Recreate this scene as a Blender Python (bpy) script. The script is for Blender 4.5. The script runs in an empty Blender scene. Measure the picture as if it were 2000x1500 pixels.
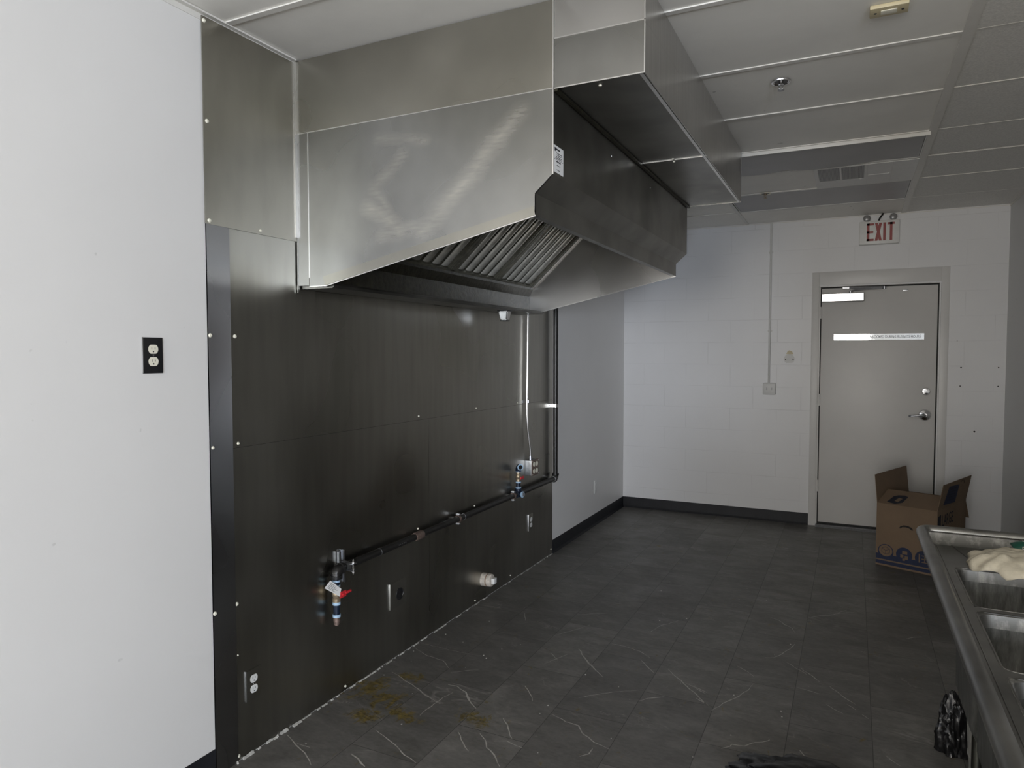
import bpy, bmesh, math, random
from mathutils import Vector, Matrix, noise as mnoise
random.seed(7)
scene = bpy.context.scene
C = scene.collection
PI = math.pi
def R(a): return math.radians(a)

# ------------------------------------------------------------------ materials
class NT:
    def __init__(s, name):
        s.m = bpy.data.materials.new(name); s.m.use_nodes = True
        s.t = s.m.node_tree; s.n = s.t.nodes; s.l = s.t.links
        s.b = s.n['Principled BSDF']; s._pos = None
    def node(s, typ, **kw):
        n = s.n.new(typ)
        for k, v in kw.items():
            if k.startswith('i_'):
                key = k[2:].replace('_', ' ')
                n.inputs[key].default_value = v
            else: setattr(n, k, v)
        return n
    def link(s, a, b): s.l.new(a, b)
    def pos(s):
        if s._pos is None: s._pos = s.node('ShaderNodeNewGeometry').outputs['Position']
        return s._pos
    def mapped(s, scale=(1, 1, 1), rot=(0, 0, 0), loc=(0, 0, 0)):
        mp = s.node('ShaderNodeMapping'); s.link(s.pos(), mp.inputs[0])
        mp.inputs['Scale'].default_value = scale; mp.inputs['Rotation'].default_value = rot; mp.inputs['Location'].default_value = loc
        return mp.outputs[0]
    def noise(s, vec, scale, detail=4, rough=.55, dist=0):
        n = s.node('ShaderNodeTexNoise'); s.link(vec, n.inputs['Vector'])
        n.inputs['Scale'].default_value = scale; n.inputs['Detail'].default_value = detail
        n.inputs['Roughness'].default_value = rough; n.inputs['Distortion'].default_value = dist
        return n.outputs['Fac']
    def ramp(s, fac, stops):
        r = s.node('ShaderNodeValToRGB'); s.link(fac, r.inputs[0])
        e = r.color_ramp.elements
        while len(e) < len(stops): e.new(.5)
        for q, (p, c) in zip(e, stops):
            q.position = p; q.color = (c, c, c, 1) if not isinstance(c, tuple) else (*c, 1)
        return r.outputs[0]
    def math(s, op, a, b=None, clamp=False):
        n = s.node('ShaderNodeMath', operation=op); n.use_clamp = clamp
        for i, v in enumerate((a, b)):
            if v is None: continue
            if isinstance(v, (int, float)): n.inputs[i].default_value = v
            else: s.link(v, n.inputs[i])
        return n.outputs[0]
    def mix(s, fac, a, b, blend='MIX'):
        n = s.node('ShaderNodeMix', data_type='RGBA', blend_type=blend)
        for sock, v in ((n.inputs['Factor'], fac), (n.inputs['A'], a), (n.inputs['B'], b)):
            if isinstance(v, (int, float)): sock.default_value = v
            elif isinstance(v, tuple): sock.default_value = (*v, 1)
            else: s.link(v, sock)
        return n.outputs['Result'] if 'Result' in n.outputs else n.outputs[2]
    def bump(s, height, strength=.2, dist=.01, prev=None):
        n = s.node('ShaderNodeBump'); s.link(height, n.inputs['Height'])
        n.inputs['Strength'].default_value = strength; n.inputs['Distance'].default_value = dist
        if prev is not None: s.link(prev, n.inputs['Normal'])
        return n.outputs[0]
    def set(s, **kw):
        for k, v in kw.items():
            sock = s.b.inputs[k.replace('_', ' ')]
            if isinstance(v, (int, float)): sock.default_value = v
            elif isinstance(v, tuple): sock.default_value = (*v, 1)
            else: s.link(v, sock)
        return s

def plain(name, col, rough=.5, metal=0., var=.08, scale=30, bump=0., spec=.5):
    t = NT(name)
    n = t.noise(t.pos(), scale, 3)
    f = t.ramp(n, [(.3, 1 - var), (.7, 1 + 0.0)])
    c = t.mix(1.0, col, f, 'MULTIPLY')
    t.set(Base_Color=c, Roughness=rough, Metallic=metal)
    t.b.inputs['Specular IOR Level'].default_value = spec
    if bump: t.set(Normal=t.bump(n, bump, .004))
    return t.m

def steel(name, col=(.46, .45, .43), rough=.3, dirt=.35, wave=.25, streak=(1, 26, 1.3), aniso=0., smear=0., wipes=()):
    t = NT(name)
    st = t.noise(t.mapped(streak), 3.0, 2, .45)
    cl = t.noise(t.pos(), 2.3, 1, .4, 0.)
    f = t.ramp(t.math('ADD', t.math('MULTIPLY', st, .5), t.math('MULTIPLY', cl, .5)), [(.36, 1 - dirt), (.62, 1.0)])
    c = t.mix(1.0, col, f, 'MULTIPLY')
    rn = t.ramp(cl, [(.3, rough * .85), (.75, min(1, rough * 1.35))])
    if smear:
        sm = t.noise(t.mapped((1, 1, 1), (R(20), R(55), R(10))), 2.6, 6, .62, 2.2)
        smk = t.ramp(sm, [(.52, 0.), (.66, 1.)])
        c = t.mix(t.math('MULTIPLY', smk, smear), c, (.58, .56, .51))
        rn = t.math('ADD', rn, t.math('MULTIPLY', smk, .18))
    if wipes:                                   # dried wiping marks, given as strokes (x0, z0, x1, z1, half width, strength)
        sx = t.node('ShaderNodeSeparateXYZ')
        wob = t.node('ShaderNodeTexNoise'); t.link(t.pos(), wob.inputs['Vector']); wob.inputs['Scale'].default_value = 5.; wob.inputs['Detail'].default_value = 3
        va = t.node('ShaderNodeVectorMath', operation='MULTIPLY_ADD'); t.link(wob.outputs['Color'], va.inputs[0]); va.inputs[1].default_value = (.07, .07, .07); t.link(t.pos(), va.inputs[2])
        t.link(va.outputs[0], sx.inputs[0]); tot = None
        for x0, z0, x1, z1, hw, k in wipes:
            x0 += .035; x1 += .035; z0 += .035; z1 += .035
            dx, dz = x1 - x0, z1 - z0; L2 = dx * dx + dz * dz
            px = t.math('SUBTRACT', sx.outputs[0], x0); pz = t.math('SUBTRACT', sx.outputs[2], z0)
            h = t.math('DIVIDE', t.math('ADD', t.math('MULTIPLY', px, dx), t.math('MULTIPLY', pz, dz)), L2, True)
            ex = t.math('SUBTRACT', px, t.math('MULTIPLY', h, dx)); ez = t.math('SUBTRACT', pz, t.math('MULTIPLY', h, dz))
            d = t.math('SQRT', t.math('ADD', t.math('MULTIPLY', ex, ex), t.math('MULTIPLY', ez, ez)))
            m = t.math('MULTIPLY', t.math('SUBTRACT', 1., t.math('DIVIDE', d, hw), True), k); tot = m if tot is None else t.math('MAXIMUM', tot, m)
        grain = t.ramp(t.noise(t.mapped((9, 9, 70), (0, R(-52), 0)), 1.5, 4, .6), [(.3, .25), (.7, 1.)])
        tot = t.math('MULTIPLY', tot, grain)
        c = t.mix(tot, c, (.62, .59, .52)); rn = t.math('ADD', rn, t.math('MULTIPLY', tot, .25))
    wv = t.noise(t.pos(), 1.7, 2, .4)
    br = t.noise(t.mapped((300, 300, 3)), 1.0, 2, .5)
    nb = t.bump(wv, wave, .02)
    t.set(Base_Color=c, Roughness=rn, Metallic=1.0, Normal=nb)
    if aniso:
        tg = t.node('ShaderNodeCombineXYZ'); tg.inputs[1].default_value = 1.
        t.link(tg.outputs[0], t.b.inputs['Tangent'])
        t.b.inputs['Anisotropic'].default_value = aniso
    return t.m

M = {}
WIPES = ((.99, 2.30, .71, 2.045, .05, .5), (.71, 2.045, .60, 1.94, .05, .4), (.36, 2.05, .50, 1.95, .05, .55), (.42, 1.93, .66, 1.98, .04, .4), (.52, 2.22, .39, 2.12, .04, .35), (.39, 2.12, .45, 2.03, .035, .35), (.40, 2.29, .62, 2.27, .03, .3))
def build_materials():
    # painted drywall
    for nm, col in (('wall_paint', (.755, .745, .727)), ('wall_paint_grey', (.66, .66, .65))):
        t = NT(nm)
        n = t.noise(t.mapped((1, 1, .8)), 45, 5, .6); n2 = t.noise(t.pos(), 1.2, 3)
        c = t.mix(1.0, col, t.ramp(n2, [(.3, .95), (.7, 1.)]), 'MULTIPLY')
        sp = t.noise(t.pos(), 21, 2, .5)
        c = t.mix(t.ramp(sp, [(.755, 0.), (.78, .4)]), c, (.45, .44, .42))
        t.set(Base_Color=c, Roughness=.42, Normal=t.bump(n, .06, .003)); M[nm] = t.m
    # painted block wall
    t = NT('block_paint')
    sx = t.node('ShaderNodeSeparateXYZ'); t.link(t.pos(), sx.inputs[0])
    cb = t.node('ShaderNodeCombineXYZ'); t.link(sx.outputs[0], cb.inputs[0]); t.link(sx.outputs[2], cb.inputs[1])
    b = t.node('ShaderNodeTexBrick'); t.link(cb.outputs[0], b.inputs['Vector'])
    b.offset = .5
    for k, v in (('Scale', 1.), ('Mortar Size', .0035), ('Mortar Smooth', .35), ('Brick Width', .4), ('Row Height', .2)): b.inputs[k].default_value = v
    brk = t.noise(t.pos(), 3.2, 3)
    mf = t.math('MULTIPLY', b.outputs['Fac'], t.ramp(brk, [(.42, .12), (.62, 1.)]))
    n = t.noise(t.pos(), 60, 5, .65); n2 = t.noise(t.pos(), 1.4, 3)
    base = t.mix(1.0, (.80, .805, .815), t.ramp(n2, [(.3, .95), (.7, 1.)]), 'MULTIPLY')
    c = t.mix(t.math('MULTIPLY', mf, .2), base, (.42, .42, .41))
    nb = t.bump(n, .08, .004)
    nb = t.bump(t.math('SUBTRACT', 1., mf), .25, .004, nb)
    t.set(Base_Color=c, Roughness=.36, Normal=nb); M['block_paint'] = t.m
    # vinyl tile floor
    t = NT('floor_tile')
    sx = t.node('ShaderNodeSeparateXYZ'); t.link(t.pos(), sx.inputs[0])
    cb = t.node('ShaderNodeCombineXYZ')
    t.link(t.math('ADD', sx.outputs[1], -2.08), cb.inputs[0]); t.link(sx.outputs[0], cb.inputs[1])
    b = t.node('ShaderNodeTexBrick'); t.link(cb.outputs[0], b.inputs['Vector']); b.offset = .5
    for k, v in (('Scale', 1.), ('Mortar Size', .0016), ('Mortar Smooth', .2), ('Brick Width', .6), ('Row Height', .3), ('Bias', 0.)): b.inputs[k].default_value = v
    b.inputs['Color1'].default_value = (0, 0, 0, 1); b.inputs['Color2'].default_value = (1, 1, 1, 1)
    tint = b.outputs['Color']
    # every tile carries its own piece of the printed stone
    off = t.node('ShaderNodeVectorMath', operation='ADD')
    sc_ = t.node('ShaderNodeVectorMath', operation='SCALE'); t.link(tint, sc_.inputs[0]); sc_.inputs['Scale'].default_value = 17.
    t.link(t.pos(), off.inputs[0]); t.link(sc_.outputs[0], off.inputs[1])
    mp = t.node('ShaderNodeMapping'); t.link(off.outputs[0], mp.inputs[0]); mp.inputs['Scale'].default_value = (1., 2.1, 1.); mp.inputs['Rotation'].default_value = (0, 0, R(25))
    cloud = t.noise(mp.outputs[0], 4.5, 7, .64, .5)
    fine = t.noise(mp.outputs[0], 34, 5, .7)
    c1 = t.ramp(cloud, [(.28, (.080, .077, .071)), (.5, (.135, .131, .122)), (.75, (.225, .218, .203))])
    c1 = t.mix(.35, c1, t.ramp(fine, [(.3, (.075, .072, .066)), (.72, (.23, .222, .205))]))
    c1 = t.mix(1.0, c1, t.ramp(tint, [(0., .82), (1., 1.14)]), 'MULTIPLY')
    vn = t.noise(mp.outputs[0], 1.5, 5, .6, .9)
    v = t.math('ABSOLUTE', t.math('SUBTRACT', vn, .5))
    vm = t.ramp(v, [(.0, 1.), (.007, 0.)])
    vk = t.ramp(t.noise(mp.outputs[0], 2.2, 2), [(.5, 0.), (.66, 1.)])
    c1 = t.mix(t.math('MULTIPLY', t.math('MULTIPLY', vm, vk), .35), c1, (.42, .405, .375))
    c1 = t.mix(t.math('MULTIPLY', t.ramp(b.outputs['Fac'], [(.1, 0.), (.6, 1.)]), .6), c1, (.012, .012, .011))
    # dried grease beside the wall and its trail over the tiles
    def blob(x, y, rx, ry):
        dx = t.math('DIVIDE', t.math('SUBTRACT', sx.outputs[0], x), rx); dy = t.math('DIVIDE', t.math('SUBTRACT', sx.outputs[1], y), ry)
        return t.math('SUBTRACT', 1., t.math('SQRT', t.math('ADD', t.math('MULTIPLY', dx, dx), t.math('MULTIPLY', dy, dy))), True)
    gn = t.noise(t.mapped((1.6, 1, 1), (0, 0, R(40))), 11, 6, .68, .9)
    tot = None
    for a in ((.07, 2.46, .15, .17), (.20, 2.42, .15, .14), (.20, 2.64, .10, .07), (.63, 2.45, .16, .08), (.36, 2.34, .16, .09), (.21, 2.27, .12, .09)):
        q = blob(*a); tot = q if tot is None else t.math('MAXIMUM', tot, q)
    gm = t.ramp(t.math('ADD', t.math('MULTIPLY', tot, .75), t.math('MULTIPLY', t.math('SUBTRACT', gn, .5), 2.6)), [(.34, 0.), (.58, 1.)])
    gcol = t.ramp(fine, [(.35, (.055, .038, .008)), (.7, (.25, .185, .035))])
    c1 = t.mix(t.math('MULTIPLY', gm, .85), c1, gcol)
    dn = t.ramp(t.noise(t.pos(), 3.1, 5, .6, .5), [(.35, .38), (.7, .52)])
    t.set(Base_Color=c1, Roughness=dn, Normal=t.bump(fine, .05, .003))
    t.b.inputs['Specular IOR Level'].default_value = .4
    M['floor_tile'] = t.m
    M['vein'] = plain('pale_vein', (.50, .48, .44), .5, 0, .45, 25)
    # ceiling
    t = NT('ceiling_smooth'); n = t.noise(t.pos(), 3., 4, .6, .4); f = t.noise(t.pos(), 90, 3)
    c = t.mix(1.0, (.90, .885, .83), t.ramp(n, [(.3, .92), (.7, 1.)]), 'MULTIPLY')
    sp = t.noise(t.pos(), 17, 1, .5); c = t.mix(t.ramp(sp, [(.76, 0.), (.78, .5)]), c, (.3, .29, .27))
    t.set(Base_Color=c, Roughness=.5, Normal=t.bump(f, .03, .002)); M['ceiling_smooth'] = t.m
    t = NT('ceiling_rough'); f = t.noise(t.pos(), 120, 4, .7)
    c = t.mix(1.0, (.86, .85, .81), t.ramp(f, [(.35, .82), (.65, 1.)]), 'MULTIPLY')
    t.set(Base_Color=c, Roughness=.8, Normal=t.bump(f, .25, .004)); M['ceiling_rough'] = t.m
    M['grid'] = plain('grid_enamel', (.74, .725, .68), .4, 0, .05, 12)
    M['void'] = plain('dark_void', (.02, .02, .02), .9)
    M['rubber'] = plain('black_rubber', (.014, .015, .018), .55, 0, .3, 14, spec=.25)
    M['caulk'] = plain('caulk', (.55, .54, .50), .7, 0, .4, 60, .3)
    M['steel_wall'] = steel('stained_wall_steel', (.39, .382, .345), .29, .15, .08, streak=(1, 7, .8))
    M['steel_wall_low'] = steel('stained_low_wall_steel', (.39, .382, .345), .30, .15, .07, streak=(1, 7, .8))
    M['steel_side'] = steel('brown_tinted_steel', (.365, .352, .31), .30, .12, .05, streak=(2, 5, 2))
    M['steel_strip'] = steel('brushed_strip_steel', (.25, .25, .255), .26, .0, .0, aniso=1.0)
    M['steel_hood'] = steel('smeared_hood_steel', (.335, .333, .317), .25, .12, .04, streak=(4, 4, 3), wipes=WIPES)
    M['steel_dark'] = steel('dark_mottled_steel', (.33, .325, .30), .36, .4, .10, streak=(2, 2, 2))  # darker, mottled steel for the hood front, trough and plenum bottom
    M['steel_shelf'] = steel('shaded_leg_steel', (.13, .13, .11), .34, .5, .06, streak=(2, 2, 3))  # leg steel coloured dark for the shade under the sink
    M['steel_clean'] = steel('plain_steel', (.58, .57, .55), .3, .15, .06)
    M['steel_edge'] = steel('bright_steel_edge', (.80, .79, .77), .28, .1, .02)
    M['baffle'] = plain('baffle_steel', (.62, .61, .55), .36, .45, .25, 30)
    M['baffle_deep'] = plain('greasy_shaded_baffle_steel', (.20, .195, .15), .45, .4, .5, 25)  # greasy tint, darkened as well for the shade between the ridges
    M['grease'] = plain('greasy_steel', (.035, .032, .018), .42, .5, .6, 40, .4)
    M['sink'] = steel('scaled_sink_steel', (.36, .355, .335), .34, .4, .10, streak=(3, 3, 2), smear=.3)
    t = NT('limescaled_steel'); a = t.noise(t.mapped((22, 22, 4)), 2., 6, .7); a2 = t.noise(t.pos(), 20, 5, .7)
    k = t.ramp(t.math('MULTIPLY', a, a2), [(.24, 0.), (.42, 1.)])
    c = t.mix(t.math('MULTIPLY', k, .7), (.20, .198, .185), (.52, .51, .47))
    t.set(Base_Color=c, Metallic=t.ramp(k, [(0., .9), (1., .2)]), Roughness=.45); M['scale'] = t.m
    M['chrome'] = plain('chrome', (.72, .72, .73), .14, 1., .05, 20)
    M['galv'] = plain('galvanised', (.50, .51, .53), .38, 1., .25, 60)
    M['pipe'] = plain('black_iron', (.022, .021, .020), .34, .3, .4, 40, .1)
    M['pipe_blue'] = plain('blue_black_pipe', (.012, .022, .045), .35, .2, .3, 60)
    M['teflon'] = plain('pale_blue_tape', (.42, .60, .78), .6, 0, .15, 80)
    M['brass'] = plain('worn_brass', (.40, .32, .22), .4, .6, .3, 80)
    M['copper'] = plain('dull_bronze', (.26, .19, .16), .45, .6, .35, 90)
    M['red'] = plain('red_handle', (.62, .03, .04), .35, 0, .15, 60)
    M['rivet'] = plain('cream_screw_cap', (.80, .78, .66), .35, 0, .1, 60)
    M['white'] = plain('white_plastic', (.78, .78, .76), .4, 0, .05, 30)
    M['offwhite'] = plain('painted_box', (.70, .70, .68), .45, 0, .06, 30)
    M['cream'] = plain('ivory_plastic', (.80, .77, .64), .4, 0, .05, 30)
    M['beige'] = plain('beige_plastic', (.62, .54, .34), .45, 0, .08, 30)
    M['black'] = plain('black_plastic', (.012, .012, .013), .35, 0, .2, 30)
    M['ink'] = plain('dark_ink', (.02, .02, .025), .6, 0, .1, 30)
    M['door'] = plain('door_paint', (.68, .67, .65), .38, 0, .06, 3)
    M['frame'] = plain('frame_paint', (.72, .715, .70), .38, 0, .06, 4)
    M['shadow_gap'] = plain('gap_shade', (.04, .04, .04), .8)
    M['sign_red'] = plain('sign_red', (.30, .045, .04), .45, 0, .1, 30)
    t = NT('foil_film'); t.set(Base_Color=(.86, .87, .88), Metallic=.8, Roughness=.03); n = t.noise(t.pos(), 40, 3); t.set(Normal=t.bump(n, .03, .002)); M['foil'] = t.m
    M['closer'] = plain('satin_aluminium', (.86, .86, .87), .22, .55, .03, 10)
    M['lens'] = plain('grey_lens', (.34, .34, .345), .35, 0, .08, 6)
    M['lens_clear'] = plain('lamp_glass', (.33, .33, .33), .18, .2, .3, 60)
    # corrugated board
    t = NT('cardboard'); n = t.noise(t.mapped((60, 60, 2)), 3., 3); n2 = t.noise(t.pos(), 6, 3)
    c = t.mix(1.0, (.215, .15, .097), t.ramp(n2, [(.3, .86), (.7, 1.)]), 'MULTIPLY')
    t.set(Base_Color=c, Roughness=.8, Normal=t.bump(n, .06, .002)); M['card'] = t.m
    M['card_blue'] = plain('printed_blue', (.016, .026, .070), .7, 0, .15, 30)
    M['card_dark'] = plain('printed_navy', (.010, .013, .026), .7, 0, .15, 30)
    M['cloth'] = plain('cream_cloth', (.66, .60, .47), .9, 0, .18, 45, .5)
    M['green'] = plain('green_print', (.010, .10, .065), .4, 0, .15, 30)
    M['bag'] = plain('black_bag_film', (.008, .008, .009), .3, 0, .3, 30)
    M['grey_pail'] = plain('grey_pail_plastic', (.34, .335, .31), .5, 0, .12, 20)
    M['pvc'] = plain('dirty_white_pvc', (.66, .60, .52), .5, 0, .35, 60, .2)
    M['thread'] = plain('brown_sealant', (.34, .24, .17), .7, 0, .4, 90, .5)
    M['paper'] = plain('label_paper', (.80, .80, .78), .55, 0, .05, 40)
    M['mull'] = plain('bronze_frame', (.10, .09, .08), .45, .6, .1, 20)
build_materials()

# ------------------------------------------------------------------ geometry helpers
def faces_mi(fs, mi):
    for f in fs: f.material_index = mi
def box(bm, x0, x1, y0, y1, z0, z1, mi=0, bev=0., seg=2):
    v = [bm.verts.new((x, y, z)) for z in (z0, z1) for y in (y0, y1) for x in (x0, x1)]
    q = [(0, 2, 3, 1), (4, 5, 7, 6), (0, 1, 5, 4), (2, 6, 7, 3), (0, 4, 6, 2), (1, 3, 7, 5)]
    fs = [bm.faces.new([v[i] for i in f]) for f in q]
    faces_mi(fs, mi)
    if bev:
        es = list({e for f in fs for e in f.edges})
        r = bmesh.ops.bevel(bm, geom=es, offset=bev, segments=seg, profile=.6, affect='EDGES')
        faces_mi(r['faces'], mi)
    return v
def prism(bm, poly, vec, mi=0):
    vec = Vector(vec)
    a = [bm.verts.new(p) for p in poly]; b = [bm.verts.new(Vector(p) + vec) for p in poly]
    fs = [bm.faces.new(a), bm.faces.new(list(reversed(b)))]
    n = len(a)
    for i in range(n): fs.append(bm.faces.new((a[i], b[i], b[(i + 1) % n], a[(i + 1) % n])))
    faces_mi(fs, mi); return a + b
def frame_axes(d):
    d = d.normalized(); h = Vector((0, 0, 1)) if abs(d.z) < .9 else Vector((1, 0, 0))
    a = d.cross(h).normalized(); return a, d.cross(a).normalized()
def tube(bm, pts, r, seg=14, mi=0, caps=True):
    pts = [Vector(p) for p in pts]; rings = []
    rr = r if isinstance(r, (list, tuple)) else [r] * len(pts)
    pa = None
    for i, p in enumerate(pts):
        d = (pts[min(i + 1, len(pts) - 1)] - pts[max(i - 1, 0)])
        if d.length < 1e-9: d = pts[-1] - pts[0]
        d.normalize()
        if pa is None: a, b = frame_axes(d)
        else:
            a = pa - d * pa.dot(d)
            a = a.normalized() if a.length > 1e-6 else frame_axes(d)[0]
            b = d.cross(a).normalized()
        pa = a
        rings.append([bm.verts.new(p + rr[i] * (math.cos(2 * PI * k / seg) * a + math.sin(2 * PI * k / seg) * b)) for k in range(seg)])
    fs = []
    for i in range(len(rings) - 1):
        for k in range(seg): fs.append(bm.faces.new((rings[i][k], rings[i][(k + 1) % seg], rings[i + 1][(k + 1) % seg], rings[i + 1][k])))
    if caps: fs += [bm.faces.new(list(reversed(rings[0]))), bm.faces.new(rings[-1])]
    faces_mi(fs, mi)
def cyl(bm, p0, p1, r0, r1=None, seg=20, mi=0):
    p0, p1 = Vector(p0), Vector(p1); d = p1 - p0; a, b = frame_axes(d); r1 = r0 if r1 is None else r1
    A = [bm.verts.new(p0 + r0 * (math.cos(2 * PI * k / seg) * a + math.sin(2 * PI * k / seg) * b)) for k in range(seg)]
    B = [bm.verts.new(p1 + r1 * (math.cos(2 * PI * k / seg) * a + math.sin(2 * PI * k / seg) * b)) for k in range(seg)]
    fs = [bm.faces.new((A[k], A[(k + 1) % seg], B[(k + 1) % seg], B[k])) for k in range(seg)]
    fs += [bm.faces.new(list(reversed(A))), bm.faces.new(B)]; faces_mi(fs, mi)
def lathe(bm, base, axis, prof, seg=24, mi=0):
    """prof: list of (radius, distance along axis)"""
    base = Vector(base); axis = Vector(axis).normalized(); a, b = frame_axes(axis); rings = []
    for r, h in prof:
        if r < 1e-6: rings.append([bm.verts.new(base + axis * h)])
        else: rings.append([bm.verts.new(base + axis * h + r * (math.cos(2 * PI * k / seg) * a + math.sin(2 * PI * k / seg) * b)) for k in range(seg)])
    fs = []
    for A, B in zip(rings, rings[1:]):
        for k in range(seg):
            k2 = (k + 1) % seg
            if len(A) == 1 and len(B) > 1: fs.append(bm.faces.new((A[0], B[k2], B[k])))
            elif len(B) == 1 and len(A) > 1: fs.append(bm.faces.new((A[k], A[k2], B[0])))
            elif len(A) > 1: fs.append(bm.faces.new((A[k], A[k2], B[k2], B[k])))
    faces_mi(fs, mi)
def arc(c, r, a0, a1, ax, ay, n=8):
    c = Vector(c); ax = Vector(ax); ay = Vector(ay)
    return [c + r * (math.cos(a0 + (a1 - a0) * i / n) * ax + math.sin(a0 + (a1 - a0) * i / n) * ay) for i in range(n + 1)]

ORG = {}
def tag(o, label=None, cat=None, group=None, kind=None):
    if label: o['label'] = label
    if cat: o['category'] = cat
    if group: o['group'] = group
    if kind: o['kind'] = kind
    return o
def thing(name, label, cat, loc, group=None):
    o = bpy.data.objects.new(name, None); o.empty_display_size = .05; C.objects.link(o); o.location = loc
    ORG[o] = Vector(loc); return tag(o, label, cat, group)
SURFACE = {'lettering', 'print', 'tag_print', 'slots', 'slats', 'baffles', 'mill_print', 'badge_picture', 'badge_line', 'label_lines', 'edge_strip', 'seam'}
def pieces_of(bm):
    """loose pieces that stand well apart from one another"""
    bm.verts.index_update(); seen = set(); isl = []
    for v in bm.verts:
        if v in seen: continue
        st, cur = [v], []; seen.add(v)
        while st:
            q = st.pop(); cur.append(q)
            for e in q.link_edges:
                w = e.other_vert(q)
                if w not in seen: seen.add(w); st.append(w)
        isl.append(cur)
    if len(isl) < 2 or len(isl) > 60: return None
    bb = [(Vector([min(v.co[i] for v in c) for i in range(3)]), Vector([max(v.co[i] for v in c) for i in range(3)])) for c in isl]
    par = list(range(len(isl)))
    def root(i):
        while par[i] != i: i = par[i]
        return i
    for i in range(len(isl)):
        for j in range(i):
            gap = Vector([max(0, bb[i][0][k] - bb[j][1][k], bb[j][0][k] - bb[i][1][k]) for k in range(3)]).length
            if gap <= max(.02, .5 * max(max(bb[i][1] - bb[i][0]), max(bb[j][1] - bb[j][0]))): par[root(i)] = root(j)
    grp = {}
    for i, c in enumerate(isl): grp.setdefault(root(i), []).extend(c)
    return list(grp.values()) if len(grp) > 1 else None
def obj(name, bm, mats, parent=None, angle=32, flat=False, label=None, recalc=True):
    if parent is not None and name not in SURFACE:
        gs = pieces_of(bm)
        if gs:
            first = None
            for g in gs:
                keep = set(g); b2 = bm.copy(); b2.verts.ensure_lookup_table(); bm.verts.ensure_lookup_table()
                kill = [b2.verts[v.index] for v in bm.verts if v not in keep]
                bmesh.ops.delete(b2, geom=kill, context='VERTS')
                o = obj_one(name, b2, mats, parent, angle, flat, label, recalc); first = first or o
            bm.free(); return first
    return obj_one(name, bm, mats, parent, angle, flat, label, recalc)
def obj_one(name, bm, mats, parent=None, angle=32, flat=False, label=None, recalc=True):
    if recalc: bmesh.ops.recalc_face_normals(bm, faces=bm.faces[:])
    if parent is None:
        vs = [v.co for v in bm.verts]
        lo = Vector((min(v.x for v in vs), min(v.y for v in vs), min(v.z for v in vs)))
        hi = Vector((max(v.x for v in vs), max(v.y for v in vs), max(v.z for v in vs)))
        org = Vector(((lo.x + hi.x) / 2, (lo.y + hi.y) / 2, lo.z))
    else: org = ORG[parent]
    bm.transform(Matrix.Translation(-org))
    me = bpy.data.meshes.new(name); bm.to_mesh(me); bm.free()
    for m in (mats if isinstance(mats, (list, tuple)) else [mats]): me.materials.append(M[m])
    if not flat:
        for p in me.polygons: p.use_smooth = True
        me.set_sharp_from_angle(angle=R(angle))
    o = bpy.data.objects.new(name, me); C.objects.link(o)
    if parent is None: o.location = org
    else: o.parent = parent
    ORG[o] = org
    if label: o['label'] = label
    return o
def B_(): return bmesh.new()
def text_bm(s, size_h, width=None, depth=.0006):
    """flat lettering in the XY plane, lower left at the origin, given cap height, optional total width"""
    cu = bpy.data.curves.new('t', 'FONT'); cu.body = s; cu.size = 1; cu.extrude = 0; cu.fill_mode = 'FRONT'; cu.resolution_u = 3
    to = bpy.data.objects.new('t', cu); C.objects.link(to)
    dg = bpy.context.evaluated_depsgraph_get(); me = bpy.data.meshes.new_from_object(to.evaluated_get(dg))
    bm = B_(); bm.from_mesh(me)
    bpy.data.objects.remove(to); bpy.data.curves.remove(cu); bpy.data.meshes.remove(me)
    xs = [v.co.x for v in bm.verts]; ys = [v.co.y for v in bm.verts]
    h = max(ys) - min(ys); w = max(xs) - min(xs); x0, y0 = min(xs), min(ys)
    sx = (width / w) if width else size_h / h
    for v in bm.verts: v.co = Vector(((v.co.x - x0) * sx, (v.co.y - y0) * size_h / h, 0))
    r = bmesh.ops.extrude_face_region(bm, geom=bm.faces[:])
    for v in [g for g in r['geom'] if isinstance(g, bmesh.types.BMVert)]: v.co.z += depth
    return bm
def place(bm, origin, ux, uy):
    """map local x,y,z onto world axes ux, uy and their cross"""
    ux = Vector(ux).normalized(); uy = Vector(uy).normalized(); uz = ux.cross(uy)
    m = Matrix((( ux.x, uy.x, uz.x, origin[0]), (ux.y, uy.y, uz.y, origin[1]), (ux.z, uy.z, uz.z, origin[2]), (0, 0, 0, 1)))
    bm.transform(m); return bm
def merge(dst, src, mi=0):
    me = bpy.data.meshes.new('tmp'); src.to_mesh(me); n = len(dst.faces); dst.from_mesh(me); bpy.data.meshes.remove(me); src.free()
    dst.faces.ensure_lookup_table()
    for f in dst.faces[n:]: f.material_index = mi
def struct(o, label=None): return tag(o, label, None, None, 'structure')
def dup(o, loc, label, group=None):
    """copy a thing with its parts and sub-parts"""
    def rec(src, par):
        c = src.copy(); C.objects.link(c)
        if par is not None: c.parent = par
        for ch in [q for q in src.children]: rec(ch, c)
        return c
    c = rec(o, None); c.location = loc; c['label'] = label
    if group: c['group'] = group
    ORG[c] = Vector(loc); return c

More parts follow.
